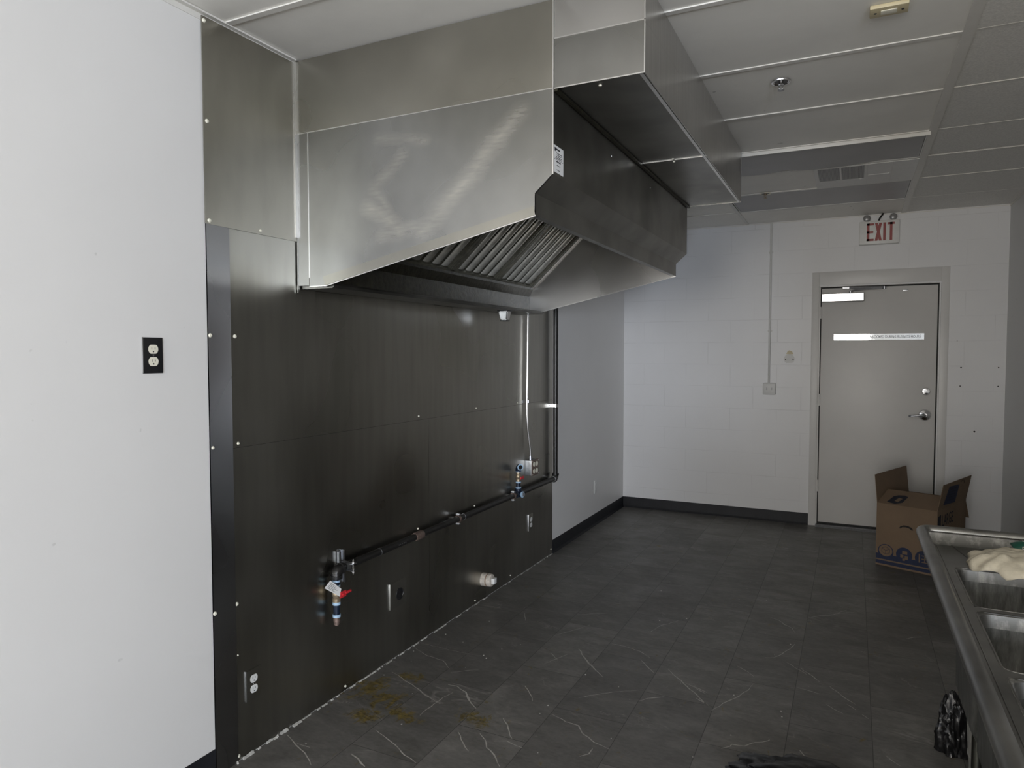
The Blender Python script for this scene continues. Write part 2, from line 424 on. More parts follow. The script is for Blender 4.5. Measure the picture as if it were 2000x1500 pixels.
VEINS=[(3.2,[(0.384,2.652),(0.426,2.659),(0.492,2.626),(0.547,2.564),(0.601,2.523)]),(1.6,[(0.079,2.645),(0.238,2.581),(0.358,2.522),(0.444,2.489)]),(1.3,[(0.419,2.371),(0.42,2.477),(0.425,2.541),(0.441,2.601)]),(2.8,[(0.78,3.272),(0.834,3.199),(0.902,3.122),(0.99,3.032)]),(2.4,[(1.244,3.243),(1.34,3.133),(1.429,3.032),(1.483,2.972)]),(1.3,[(1.35,3.138),(1.412,3.114),(1.45,3.093)]),(2,[(1.202,2.884),(1.23,2.927),(1.291,2.972)]),(1.2,[(0.957,2.801),(1.036,2.878),(1.102,2.931),(1.189,2.992)]),(1.6,[(0.702,2.794),(0.752,2.739),(0.79,2.682)]),(1.7,[(0.906,2.62),(0.981,2.59),(1.038,2.585),(1.072,2.538),(1.134,2.498),(1.203,2.477)]),(1.6,[(1.118,2.385),(1.143,2.416),(1.144,2.454)]),(1.7,[(0.738,2.504),(0.792,2.443),(0.838,2.383)]),(1.5,[(0.784,2.336),(0.828,2.358),(0.902,2.342)]),(2,[(0.708,2.36),(0.748,2.329),(0.778,2.285),(0.828,2.253),(0.88,2.197)]),(1.5,[(0.626,2.331),(0.686,2.269),(0.729,2.232)]),(1.8,[(0.329,2.196),(0.433,2.155),(0.527,2.105),(0.593,2.083)]),(1.8,[(0.029,2.018),(0.112,1.979),(0.179,1.954),(0.258,1.902)]),(1.3,[(0.11,1.988),(0.173,1.989)]),(2,[(0.341,2.024),(0.387,2.01),(0.439,1.982)]),(1.5,[(0.023,2.92),(0.134,2.867),(0.23,2.856),(0.305,2.794)]),(1,[(0.015,2.979),(0.123,2.979),(0.276,2.976),(0.374,2.984)]),(1.6,[(0.015,3.595),(0.089,3.602),(0.164,3.606)]),(1.6,[(0.327,3.596),(0.379,3.492)]),(1.2,[(0.603,3.7),(0.677,3.753),(0.766,3.81)]),(1,[(0.601,3.364),(0.653,3.453),(0.727,3.592)]),(1.3,[(0.686,3.032),(0.72,3.111),(0.755,3.193)]),(1.2,[(0.669,3.168),(0.737,3.103)]),(1.3,[(1.052,3.641),(1.079,3.752),(1.151,3.869)]),(1.2,[(0.912,3.407),(0.981,3.405),(1.069,3.38),(1.134,3.329)]),(1.3,[(1.102,3.282),(1.194,3.175)]),(1.1,[(0.331,2.762),(0.387,2.81),(0.437,2.843)]),(1.3,[(1.402,3.109),(1.448,3.08)]),(1.8,[(1.42,3.02),(1.45,3.0),(1.469,2.99),(1.483,2.972)]),(1.3,[(1.499,2.942),(1.531,3.025),(1.558,3.073),(1.585,3.121),(1.614,3.197),(1.624,3.261)]),(1.1,[(1.533,3.424),(1.586,3.384),(1.62,3.343)]),(2.2,[(1.582,2.67),(1.611,2.7),(1.614,2.717),(1.66,2.725),(1.695,2.772),(1.737,2.804),(1.742,2.815)]),(1.6,[(1.852,2.787),(1.872,2.752),(1.895,2.699)]),(1.3,[(1.809,3.319),(1.856,3.31),(1.903,3.297)]),(1.7,[(1.937,3.397),(1.996,3.312),(2.042,3.265)]),(1.4,[(2.009,3.249),(2.044,3.213)]),(1.1,[(1.93,3.21),(1.963,3.178),(1.994,3.157)]),(1.1,[(2.067,3.183),(2.089,3.158)]),(1.3,[(1.808,3.54),(1.843,3.492),(1.898,3.417)]),(1.3,[(2.142,2.891),(2.187,2.841)]),(1.9,[(1.611,4.149),(1.654,4.127),(1.691,4.071),(1.733,4.036),(1.753,3.975)]),(1.9,[(1.81,4.238),(1.859,4.296),(1.911,4.33),(1.963,4.39),(2.038,4.444)]),(1.1,[(1.927,4.346),(2.0,4.471)]),(1.5,[(1.642,3.584),(1.683,3.604),(1.715,3.665),(1.747,3.748),(1.762,3.818)]),(1.5,[(2.284,4.145),(2.319,4.184),(2.359,4.211)]),(1.3,[(1.742,3.569),(1.801,3.513),(1.839,3.472)])]
# ------------------------------------------------------------------ the room (x: 0 = left wall, y: towards the back door, z up; metres)
RX, BY, HZ = 3.077, 6.577, 2.65        # right wall, back wall, ceiling
FX, FY, PY = 7.2, -5.2, -0.15         # the wider shop front behind the photographer
def room():
    bm = B_(); box(bm, 0, FX, FY, BY, -.06, 0, 0)
    def ribbon(pts, w):
        P = [Vector((x, y, .0006)) for x, y in pts]
        Q = []
        for a, b in zip(P, P[1:]):                      # roughen the line a little
            Q.append(a); n = max(1, int((b - a).length / .025))
            for k in range(1, n): Q.append(a.lerp(b, k / n) + Vector((random.uniform(-1, 1), random.uniform(-1, 1), 0)) * .0035)
        Q.append(P[-1]); L, Rr = [], []
        for i, p in enumerate(Q):
            d = (Q[min(i + 1, len(Q) - 1)] - Q[max(i - 1, 0)]).normalized(); s = Vector((-d.y, d.x, 0))
            ww = w * .0015 * (.35 + .65 * math.sin(PI * (i + .5) / len(Q))) * random.uniform(.6, 1.25)
            L.append(bm.verts.new(p + s * ww)); Rr.append(bm.verts.new(p - s * ww))
        for i in range(len(Q) - 1):
            f = bm.faces.new((L[i], Rr[i], Rr[i + 1], L[i + 1])); f.material_index = 1
    for w, pts in VEINS: ribbon(pts, w)
    # plaster crumbs
    for _ in range(70):
        x, y = random.uniform(.02, 1.9), random.uniform(1.9, 4.9); s = random.uniform(.001, .0028)
        box(bm, x - s, x + s, y - s, y + s, 0, s, 1)
    struct(obj('floor', bm, ['floor_tile', 'vein'], flat=True), 'dark grey stone-look tile floor with pale veins and a greasy stain')
    # walls
    bm = B_(); box(bm, -.12, 0, FY, BY + .12, 0, HZ + .12)
    struct(obj('wall_left', bm, 'wall_paint', flat=True), 'white painted drywall behind the steel panels and hood')
    # back wall with the door opening
    bm = B_(); x0, x1, zt = 1.732, 2.624, 2.075
    box(bm, 0, x0, BY, BY + .16, 0, HZ + .12); box(bm, x1, RX + .12, BY, BY + .16, 0, HZ + .12); box(bm, x0, x1, BY, BY + .16, zt, HZ + .12)
    for x, z, r in ((2.781, 1.387, .006), (3.03, 1.389, .005), (2.778, 1.239, .005), (3.03, 1.242, .005), (2.883, .878, .007), (2.75, 1.6, .003)):
        cyl(bm, (x, BY - .0008, z), (x, BY + .004, z), r, seg=10, mi=1)
    struct(obj('wall_back', bm, ['block_paint', 'void'], flat=True), 'white painted block wall with the exit door')
    bm = B_(); box(bm, RX, RX + .12, PY, BY, 0, HZ + .12)
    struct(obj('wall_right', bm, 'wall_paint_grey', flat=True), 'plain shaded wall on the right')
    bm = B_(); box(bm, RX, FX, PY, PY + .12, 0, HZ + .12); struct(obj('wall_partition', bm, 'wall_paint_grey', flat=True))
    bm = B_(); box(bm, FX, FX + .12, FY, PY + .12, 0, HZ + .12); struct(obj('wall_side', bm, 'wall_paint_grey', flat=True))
    # shop front behind the camera: knee wall, header, posts and mullions
    bm = B_(); wx0, wx1, wz0, wz1 = WIN; px0, px1 = PIER
    box(bm, px0, px1, FY - .12, FY, wz0, wz1)
    box(bm, 0, FX, FY - .12, FY, 0, wz0); box(bm, 0, FX, FY - .12, FY, wz1, HZ + .12)
    box(bm, -.12, wx0, FY - .12, FY, 0, HZ + .12); box(bm, wx1, FX + .12, FY - .12, FY, 0, HZ + .12)
    struct(obj('wall_front', bm, 'wall_paint_grey', flat=True))
    bm = B_(); n = 4
    for i in range(n + 1):
        x = (wx0, px0, px1, (px1 + wx1) / 2, wx1)[i]; box(bm, x - .025, x + .025, FY - .08, FY - .03, wz0, wz1)
    for z in (wz0, wz1): box(bm, wx0, wx1, FY - .08, FY - .03, z - .025, z + .025)
    struct(obj('window_1', bm, 'mull', flat=True))
    # ceiling: lay-in tiles on a painted grid
    bm = B_(); xs = [-.085, 1.135, 2.355, 3.575]; ys = [1.797 + .604 * k for k in range(-12, 8)]
    ys = [1.797, 2.40, 3.006, 3.614, 4.238, 4.780, 5.354, 5.990]
    y = 1.797
    while y > FY: y -= .604; ys.insert(0, y)
    ys.append(6.60)
    gx = [-.085, 1.135, 2.355, 3.575, 4.795, 6.015, 7.235]
    LIGHTS = ((1.135, 2.355, 4.238, 4.780), (1.135, 2.355, 5.354, 5.990))
    for i in range(len(gx) - 1):
        for j in range(len(ys) - 1):
            a, b, c, d = max(0, gx[i]), min(FX, gx[i + 1]), max(FY, ys[j]), min(BY, ys[j + 1])
            if b - a < .02 or d - c < .02: continue
            if any(abs(a - l[0]) < .05 and abs(c - l[2]) < .05 for l in LIGHTS): continue
            if i >= 2 and c > PY and a > RX: continue
            rough = gx[i] > 2.3
            if rough and abs(c - 4.238) < .01: d -= .03      # tile cut short so the dark slot stands for a shadow line
            dz = random.uniform(0, .003)
            box(bm, a, b, c, d, HZ + .003 + dz, HZ + .02, 1 if rough else 0)
    box(bm, 0, FX, FY, BY, HZ + .10, HZ + .12, 2)
    ce = struct(obj('ceiling', bm, ['ceiling_smooth', 'ceiling_rough', 'void'], flat=True), 'lay-in panel ceiling on a painted metal grid')
    bm = B_()
    for x in gx[1:-1]:
        y1 = BY if x < RX else PY
        w = .019 if abs(x - 2.355) < .01 else .0125
        box(bm, x - w, x + w, FY, y1, HZ - .001, HZ + .0045)
    for yy in ys[1:-1]:
        box(bm, 0, 2.336, yy - .0125, yy + .0125, HZ - .0005, HZ + .004)
        box(bm, 2.374, RX if yy > PY else FX, yy - .005, yy + .005, HZ + .0028, HZ + .006)
    obj('ceiling_grid', bm, 'grid', ce, flat=True)
    # wall angle under the ceiling
    bm = B_(); box(bm, .0, .003, FY, 2.13, HZ - .022, HZ); box(bm, 0, .022, FY, 2.13, HZ - .003, HZ + .003)
    struct(obj('trim_1', bm, 'grid', flat=True), 'painted wall angle along the ceiling')
    bm = B_(); box(bm, .6, RX, BY - .003, BY, HZ - .006, HZ); box(bm, RX - .003, RX, PY + .12, BY, HZ - .012, HZ)
    struct(obj('trim_2', bm, 'grid', flat=True))
    # rubber cove base
    def cove(a, b, nrm, name):
        a, b, nrm = Vector(a), Vector(b), Vector(nrm); bm = B_()
        prof = [(0, 0), (.013, 0), (.012, .004), (.006, .012), (.0035, .022), (.003, .097), (.0015, .1), (0, .1)]
        prism(bm, [a + nrm * p + Vector((0, 0, q)) for p, q in prof], b - a)
        return struct(obj(name, bm, 'rubber'), 'black rubber cove base')
    cove((.0, 4.782, 0), (0, BY, 0), (1, 0, 0), 'baseboard_left')
    cove((.0, FY, 0), (0, 1.703, 0), (1, 0, 0), 'baseboard_near')
    cove((0, BY, 0), (1.676, BY, 0), (0, -1, 0), 'baseboard_back')
    cove((RX, PY + .12, 0), (RX, BY, 0), (-1, 0, 0), 'baseboard_right')
    # crumbling caulk where the steel meets the floor
    bm = B_(); y = 1.79
    while y < 4.78:
        L = random.uniform(.015, .06) if random.random() < .8 else .006
        if random.random() < .82 or y < 2.2:
            w = random.uniform(.002, .0055) * (1.7 if y < 2.1 else 1); h = random.uniform(.003, .0065) * (1.7 if y < 2.1 else 1)
            n = 5; prev = None
            for k in range(n + 1):
                yy = y + L * k / n; ww = w * random.uniform(.7, 1.2); hh = h * random.uniform(.7, 1.2)
                ring = [bm.verts.new((.006, yy, 0)), bm.verts.new((.006 + ww, yy, 0)), bm.verts.new((.006 + ww * .7, yy, hh * .5)), bm.verts.new((.006, yy, hh))]
                if prev:
                    for q in range(4): bm.faces.new((prev[q], prev[(q + 1) % 4], ring[(q + 1) % 4], ring[q]))
                else: bm.faces.new(ring)
                prev = ring
            bm.faces.new(list(reversed(prev)))
        y += L + random.uniform(.002, .03 if y < 3.2 else .07)
    struct(obj('trim_3', bm, 'caulk'), 'broken bead of white caulk at the foot of the steel')

def door():
    root = thing('door_1', 'closed grey-white steel exit door in the block wall', None, (2.178, BY, 0)); root['kind'] = 'structure'
    xa, xb, zt = 1.676, 2.690, 2.195
    bm = B_()
    # frame: face, rabbet and stop, hollow metal profile
    fy = BY - .012
    box(bm, xa, xa + .058, fy, BY + .11, 0, zt, bev=.002); box(bm, xb - .058, xb, fy, BY + .11, 0, zt, bev=.002)
    box(bm, xa + .058, xb - .058, fy, BY + .11, zt - .112, zt, bev=.001)
    box(bm, xa + .056, xa + .068, fy + .018, BY + .11, 0, zt - .11); box(bm, xb - .068, xb - .056, fy + .018, BY + .11, 0, zt - .11)
    box(bm, xa + .056, xb - .056, fy + .018, BY + .11, zt - .126, zt - .108)
    obj('door_frame', bm, 'frame', root)
    bm = B_(); ly = BY + .012
    box(bm, xa + .068, xb - .068, ly + .02, ly + .03, .0, zt - .126)          # dark sheet stands for the shade in the gap all round
    obj('gap_shade', bm, 'shadow_gap', root, flat=True)
    bm = B_(); lx0, lx1 = xa + .077, xb - .078
    box(bm, lx0, lx1, ly, ly + .044, .034, zt - .139, bev=.0015)
    leaf = obj('door_leaf', bm, 'door', root)
    bm = B_(); prism(bm, [(xa + .058, BY - .06, 0), (xa + .058, BY - .045, .016), (xa + .058, BY + .06, .02), (xa + .058, BY + .06, 0)], (xb - xa - .116, 0, 0))
    obj('threshold', bm, 'galv', root)
    # closer
    bm = B_(); prism(bm, [(1.757, ly - .0535, 1.944), (1.757, ly - .0556, 2.004), (1.757, ly, 2.004), (1.757, ly, 1.944)], (.316, 0, 0))
    cl = obj('door_closer', bm, 'closer', root, label='satin silver door closer')
    bm = B_(); box(bm, 1.752, 2.074, ly - .050, ly, 1.938, 1.9435); box(bm, 2.0735, 2.078, ly - .05, ly, 1.94, 2.008); box(bm, 1.752, 2.076, ly - .048, ly, 2.0045, 2.009)
    obj('closer_back', bm, 'black', cl, flat=True)
    bm = B_(); cyl(bm, (1.975, ly - .03, 2.004), (1.975, ly - .03, 2.024), .012)
    tube(bm, [(1.975, ly - .03, 2.022), (2.0, ly - .04, 2.03), (2.06, ly - .05, 2.036), (2.225, ly - .06, 2.038)], .007, 8)
    cyl(bm, (2.225, ly - .06, 2.030), (2.225, ly - .06, 2.052), .014)
    tube(bm, [(2.225, ly - .06, 2.047), (1.95, ly - .04, 2.052)], .009, 8)
    box(bm, 1.915, 1.965, ly - .05, ly - .0, 2.044, 2.060)
    obj('closer_arm', bm, 'galv', cl)
    # sticker
    bm = B_(); box(bm, 1.855, 2.522, ly - .0012, ly - .0002, 1.614, 1.664)
    st = obj('door_sticker', bm, 'foil', leaf, flat=True, label='silver foil sticker strip')
    bm = place(text_bm('THIS DOOR TO REMAIN UNLOCKED DURING BUSINESS HOURS', .023, .625), (1.873, ly - .0013, 1.628), (1, 0, 0), (0, 0, 1))
    obj('lettering', bm, 'ink', st, flat=True)
    bm = B_(); box(bm, 2.36, 2.40, ly - .006, ly, 2.012, 2.024, bev=.002); obj('latch_plate', bm, 'galv', leaf)
    # deadbolt thumb turn and lever
    bm = B_(); lathe(bm, (2.545, ly, 1.189), (0, -1, 0), [(.031, 0), (.031, .006), (.026, .012), (.012, .014), (.012, .02), (0, .021)])
    db = obj('deadbolt', bm, 'chrome', leaf)
    bm = B_(); box(bm, -.024, .024, -.004, .004, -.006, .006, bev=.002); bm.transform(Matrix.Translation((2.547, ly - .026, 1.187)) @ Matrix.Rotation(R(28), 4, 'Y')); obj('thumb_turn', bm, 'galv', db)
    bm = B_(); lathe(bm, (2.540, ly, .996), (0, -1, 0), [(.046, 0), (.046, .006), (.040, .016), (.018, .022), (.016, .05), (0, .052)])
    ro = obj('handle_rose', bm, 'chrome', leaf)
    bm = B_(); tube(bm, [(2.54, ly - .048, .998), (2.522, ly - .056, .997), (2.49, ly - .058, .993), (2.44, ly - .056, .988), (2.428, ly - .045, .987)], [.012, .012, .0105, .010, .009], 12); obj('lever', bm, 'galv', ro)
    bm = B_()
    for z in (.35, 1.1, 1.85): cyl(bm, (lx0 - .004, ly - .006, z - .05), (lx0 - .004, ly - .006, z + .05), .0065)
    obj('hinge', bm, 'frame', root)
# ------------------------------------------------------------------ steel cladding
def cap_bm(x, y, z, r=.0075):
    bm = B_(); lathe(bm, (x, y, z), (1, 0, 0), [(r, 0), (r * .95, .002), (r * .65, .0042), (r * .3, .0046), (r * .28, .0035), (0, .0033)], 14); return bm
def panel(label, y0, y1, z0, z1, mat, caps, x0=.0, th=.004, capm='rivet'):
    root = thing('wall_panel', label, 'steel wall panel', (x0, (y0 + y1) / 2, z0), 'stainless steel sheets on the left wall')
    bm = B_(); box(bm, x0, x0 + th, y0, y1, z0, z1)
    sh = obj('sheet', bm, mat, root)
    for q in caps:
        y, z = q[0], q[1]; r = q[2] if len(q) > 2 else .0075
        obj('screw_cap', cap_bm(x0 + th, y, z, r), capm, sh)
    return root
def cladding():
    panel('steel sheet at the ceiling, left of the hood, above the narrow strip', 1.697, 2.132, 1.945, 2.642, 'steel_side',
          ((1.706, 2.627), (1.711, 2.293), (1.713, 1.957), (1.943, 1.958, .0055)), x0=.0045)
    panel('narrow brushed vertical steel strip at the near end of the big sheets', 1.701, 1.799, .002, 1.948, 'steel_strip',
          ((1.709, 1.563), (1.711, 1.172, .006), (1.706, .587)), x0=.002, th=.005)
    big = panel('largest stained steel sheet, right under the hood', 1.793, 4.776, 1.159, 1.95, 'steel_wall',
          ((1.819, 1.562), (1.825, 1.174, .0055), (2.997, 1.178, .0055), (3.604, 1.177, .005), (4.172, 1.172, .004)), th=.0035)
    bm = B_(); box(bm, .0, .0012, 1.795, 4.774, 1.155, 1.162); box(bm, .0, .0012, 3.086, 3.095, .004, 1.156); obj('seam', bm, 'void', big, flat=True)
    panel('dark lower left steel sheet holding the duplex outlet with white sockets', 1.793, 3.0895, .004, 1.1575, 'steel_wall_low',
          ((1.806, .588), (1.806, .398, .003), (1.802, .022), (2.402, .022, .0055), (2.985, .597, .0055)), th=.0032)
    panel('lower right steel sheet behind the white pipe stub', 3.0915, 4.776, .004, 1.1575, 'steel_wall_low',
          ((3.582, .598, .005), (3.585, .026, .0045), (4.063, .04, .004), (4.75, .04, .005)), th=.0032)

# ------------------------------------------------------------------ hood
HY0, HY1 = 2.137, 4.182
def hood():
    root = thing('exhaust_hood', 'big stainless steel kitchen exhaust hood on the left wall', 'exhaust hood', (.56, 3.16, 1.76))
    prof = [(.068, 2.366), (1.109, 2.366), (1.109, 2.088), (1.046, 2.032), (1.046, 1.961), (.146, 1.766), (.068, 1.766)]
    def end(y, th, nm, mat):
        bm = B_(); prism(bm, [(x, y, z) for x, z in prof], (0, th, 0)); e = obj(nm, bm, mat, root, flat=True)
        # folded hem along the sloping lower edge
        bm = B_(); dx, dz = .9, .195; L = math.hypot(dx, dz); nx, nz = -dz / L, dx / L
        o = -.003 if th > 0 else .003
        a = Vector((.146, y, 1.766)); b = Vector((1.046, y, 1.961)); n = Vector((nx, 0, nz))
        prism(bm, [a, b, b + n * .030, a + n * .036], (0, o, 0)); obj('hem', bm, 'steel_side', e, flat=True)
        bm = B_(); prism(bm, [a - n * .0035, b - n * .0035, b + n * .001, a + n * .001], (0, th * 1.3, 0)); obj('edge', bm, 'steel_edge', e, flat=True)
        return e
    e = end(HY0, .003, 'end_panel', 'steel_hood')
    bm = B_(); box(bm, 1.1065, 1.111, HY0 - .002, HY0 + .0015, 2.088, 2.366); box(bm, .066, .0685, HY0 - .002, HY0 + .001, 1.80, 2.366)
    obj('corner_seam', bm, 'steel_edge', e, flat=True)
    bm = B_(); box(bm, .070, .146, HY0 - .004, HY0 + .01, 1.763, 1.7665); obj('bent_tab', bm, 'steel_edge', e, flat=True)
    end(HY1, -.003, 'end_panel', 'steel_clean')
    # filler strip between hood and wall
    bm = B_(); box(bm, .012, .066, HY0 - .0005, HY0 + .0025, 1.770, 2.37); box(bm, .0085, .0125, HY0 - .004, HY0 + .003, 1.742, 2.37)
    obj('filler_strip', bm, 'steel_hood', root, flat=True)
    # front face: upper sheet, chamfer, lower band and the inward lip
    bm = B_(); P = [(1.109, 2.366), (1.109, 2.088), (1.046, 2.032), (1.046, 1.961), (1.02, 1.961), (1.02, 1.975)]
    T = .0025; outer = [(1.109 - T, 2.366), (1.109 - T, 2.089), (1.046 - T, 2.033), (1.046 - T, 1.963), (1.021, 1.963), (1.021, 1.975)]
    prism(bm, [(x, HY0, z) for x, z in P] + [(x, HY0, z) for x, z in reversed(outer)], (0, HY1 - HY0, 0))
    obj('front_panel', bm, 'steel_dark', root, flat=True)
    bm = B_(); box(bm, .01, 1.106, HY0 + .003, HY1 - .003, 2.34, 2.352); obj('top_panel', bm, 'steel_dark', root, flat=True)
    # enclosure panels from hood top up to the ceiling
    bm = B_(); box(bm, .013, 1.1085, HY0 - .001, HY0 + .002, 2.3665, 2.648); obj('enclosure_panel', bm, 'steel_side', root, flat=True)
    bm = B_(); box(bm, .006, .0135, HY0 - .012, HY0 + .001, 1.96, 2.646); box(bm, 1.107, 1.1115, HY0 - .003, HY0 + .001, 2.3665, 2.648)
    box(bm, .02, 1.107, HY0 - .0016, HY0, 2.3645, 2.3672)
    obj('seam_strip', bm, 'steel_edge', root, flat=True)
    bm = B_(); box(bm, .013, 1.1085, HY1 - .002, HY1 + .001, 2.3665, 2.648); obj('enclosure_panel', bm, 'steel_dark', root, flat=True)
    # back plenum below the filters
    bm = B_(); prism(bm, [(.006, HY0 + .003, 1.945), (.112, HY0 + .003, 1.945), (.112, HY0 + .003, 1.915), (.087, HY0 + .003, 1.871), (.087, HY0 + .003, 1.778), (.006, HY0 + .003, 1.778)], (0, HY1 - HY0 - .006, 0))
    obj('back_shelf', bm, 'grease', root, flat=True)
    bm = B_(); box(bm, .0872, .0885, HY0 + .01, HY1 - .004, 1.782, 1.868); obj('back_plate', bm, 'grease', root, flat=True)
    bm = B_(); prism(bm, [(.012, HY0 + .02, 1.776), (.172, HY0 + .02, 1.776), (.176, HY0 + .02, 1.768), (.165, HY0 + .02, 1.758), (.012, HY0 + .02, 1.758)], (0, 2.06, 0))
    obj('grease_trough', bm, 'steel_dark', root, flat=True)
    # baffle filters
    u = Vector((.735, 0, .678)).normalized(); n = Vector((u.z, 0, -u.x)); o = Vector((.105, 0, 1.928)); W = .507; Ln = .52
    def P3(s, y, d): return o + u * s + n * d + Vector((0, y, 0))
    def slab(bm, s0, s1, y0, y1, d0, d1):
        prism(bm, [P3(s0, y0, d0), P3(s1, y0, d0), P3(s1, y0, d1), P3(s0, y0, d1)], (0, y1 - y0, 0))
    for k in range(4):
        y0 = HY0 + .008 + k * W; y1 = y0 + W - .006
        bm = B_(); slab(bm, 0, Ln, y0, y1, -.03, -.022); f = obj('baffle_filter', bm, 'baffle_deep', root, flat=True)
        bm = B_(); slab(bm, 0, .018, y0, y1, -.03, .004); slab(bm, Ln - .018, Ln, y0, y1, -.03, .004)
        for a, b in ((y0, y0 + .022), (y1 - .022, y1)): slab(bm, 0, Ln, a, b, -.03, .004)
        slab(bm, 0, Ln, y0 + .028, y0 + .034, -.02, .002); slab(bm, 0, Ln, y1 - .034, y1 - .028, -.02, .002)
        obj('filter_frame', bm, 'baffle_deep', f, flat=True)
        bm = B_()
        for q in range(5):
            yc = y0 + .075 + q * .0875; m = 10; ring = []
            for s in (.02, .032, Ln - .032, Ln - .02):
                sc = .35 if s in (.02, Ln - .02) else 1.
                ring.append([bm.verts.new(P3(s, yc - .022 * math.cos(PI * i / m), -.016 + .02 * sc * math.sin(PI * i / m))) for i in range(m + 1)])
            for A, Bq in zip(ring, ring[1:]):
                for i in range(m): bm.faces.new((A[i], A[i + 1], Bq[i + 1], Bq[i]))
        obj('baffles', bm, 'baffle', f, angle=60)
    bm = B_(); slab(bm, -.004, Ln, HY1 - .026, HY1 - .004, -.03, .012); obj('filter_rail', bm, 'steel_clean', root, flat=True)
    # label on the front
    bm = B_(); box(bm, 1.1092, 1.1098, HY0 + .004, HY0 + .089, 2.099, 2.187); lb = obj('certification_label', bm, 'paper', root, flat=True, label='white printed label')
    bm = B_()
    def bar(y0, y1, z, h): box(bm, 1.1098, 1.1101, HY0 + y0, HY0 + y1, z, z + h)
    box(bm, 1.1098, 1.1101, HY0 + .012, HY0 + .022, 2.168, 2.180); bar(.022, .058, 2.1735, .005)
    for z, a, b in ((2.163, .025, .074), (2.157, .03, .07), (2.151, .025, .076), (2.146, .018, .076)): bar(a, b, z, .0022)
    bar(.008, .084, 2.1415, .0012); bar(.026, .064, 2.134, .004); bar(.030, .060, 2.123, .002); bar(.030, .058, 2.108, .002)
    obj('print', bm, 'ink', lb, flat=True)
    bm = B_()
    for y, z in ((2.75, 2.30), (3.35, 2.30)): lathe(bm, (1.1085, y, z), (1, 0, 0), [(.004, 0), (.003, .002), (0, .0025)], 10)
    obj('screw', bm, 'steel_edge', root)

def plenum():
    root = thing('supply_air_plenum', 'long stainless box fixed under the ceiling along the front of the hood', 'air duct box', (1.26, 3.16, 2.364))
    x0, x1 = 1.1125, 1.413
    bm = B_(); box(bm, x0, x1, HY0, HY0 + .003, 2.364, 2.5225); e = obj('end_panel', bm, 'steel_hood', root, flat=True)
    bm = B_(); box(bm, x0, x1, HY0 + .001, HY0 + .004, 2.5245, 2.648); obj('upper_end_panel', bm, 'steel_clean', root, flat=True)
    bm = B_(); box(bm, x0, x1 + .001, HY0 - .002, HY0 + .001, 2.5222, 2.5252); box(bm, x0, x1 + .001, HY0 - .0022, HY0 + .001, 2.362, 2.3655); box(bm, x1 - .002, x1 + .0015, HY0 - .002, HY0 + .001, 2.364, 2.648)
    obj('edge_strip', bm, 'steel_edge', e, flat=True)
    bm = B_(); box(bm, x1 - .003, x1, HY0, HY1, 2.364, 2.522); obj('side_panel', bm, 'steel_clean', root, flat=True)
    bm = B_(); box(bm, x1 - .004, x1 - .001, HY0, HY1, 2.524, 2.648); obj('upper_side_panel', bm, 'steel_clean', root, flat=True)
    for a, b in ((HY0 + .003, 3.1525), (3.1555, HY1 - .002)):
        bm = B_(); box(bm, x0 + .004, x1 - .004, a, b, 2.3665, 2.3685); obj('bottom_panel', bm, 'steel_dark', root, flat=True)
    bm = B_(); box(bm, x0, x1, 3.152, 3.156, 2.364, 2.367); box(bm, x1 - .018, x1 - .006, HY0, HY1, 2.3632, 2.3668)
    obj('bottom_lip', bm, 'steel_edge', root, flat=True)
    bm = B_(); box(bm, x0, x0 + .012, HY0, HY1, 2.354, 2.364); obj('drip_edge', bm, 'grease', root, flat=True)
    bm = B_(); box(bm, x0, x1, HY1 - .002, HY1, 2.362, 2.648); obj('far_end_panel', bm, 'steel_dark', root, flat=True)
    bm = B_()
    for x, y in ((1.254, 2.184), (1.266, 3.14), (1.261, 3.185)): lathe(bm, (x, y, 2.3665), (0, 0, -1), [(.006, 0), (.005, .003), (0, .004)], 12)
    obj('screw', bm, 'rivet', root)

def grease_cup():
    root = thing('grease_cup', 'small shiny steel grease cup hanging under the hood, left of the conduit', 'cup', (.125, 3.745, 1.692))
    bm = B_(); box(bm, .095, .155, 3.715, 3.775, 1.700, 1.752)
    for v in bm.verts:
        if v.co.z < 1.71: v.co.x = .125 + (v.co.x - .125) * .72; v.co.y = 3.745 + (v.co.y - 3.745) * .72
    bmesh.ops.bevel(bm, geom=bm.edges[:], offset=.006, segments=3, affect='EDGES'); obj('cup', bm, 'chrome', root)
    bm = B_(); box(bm, .090, .160, 3.710, 3.780, 1.752, 1.7575, bev=.002); obj('rim', bm, 'black', root)
    bm = B_(); box(bm, .103, .147, 3.723, 3.767, 1.694, 1.700, bev=.002); obj('base', bm, 'black', root)
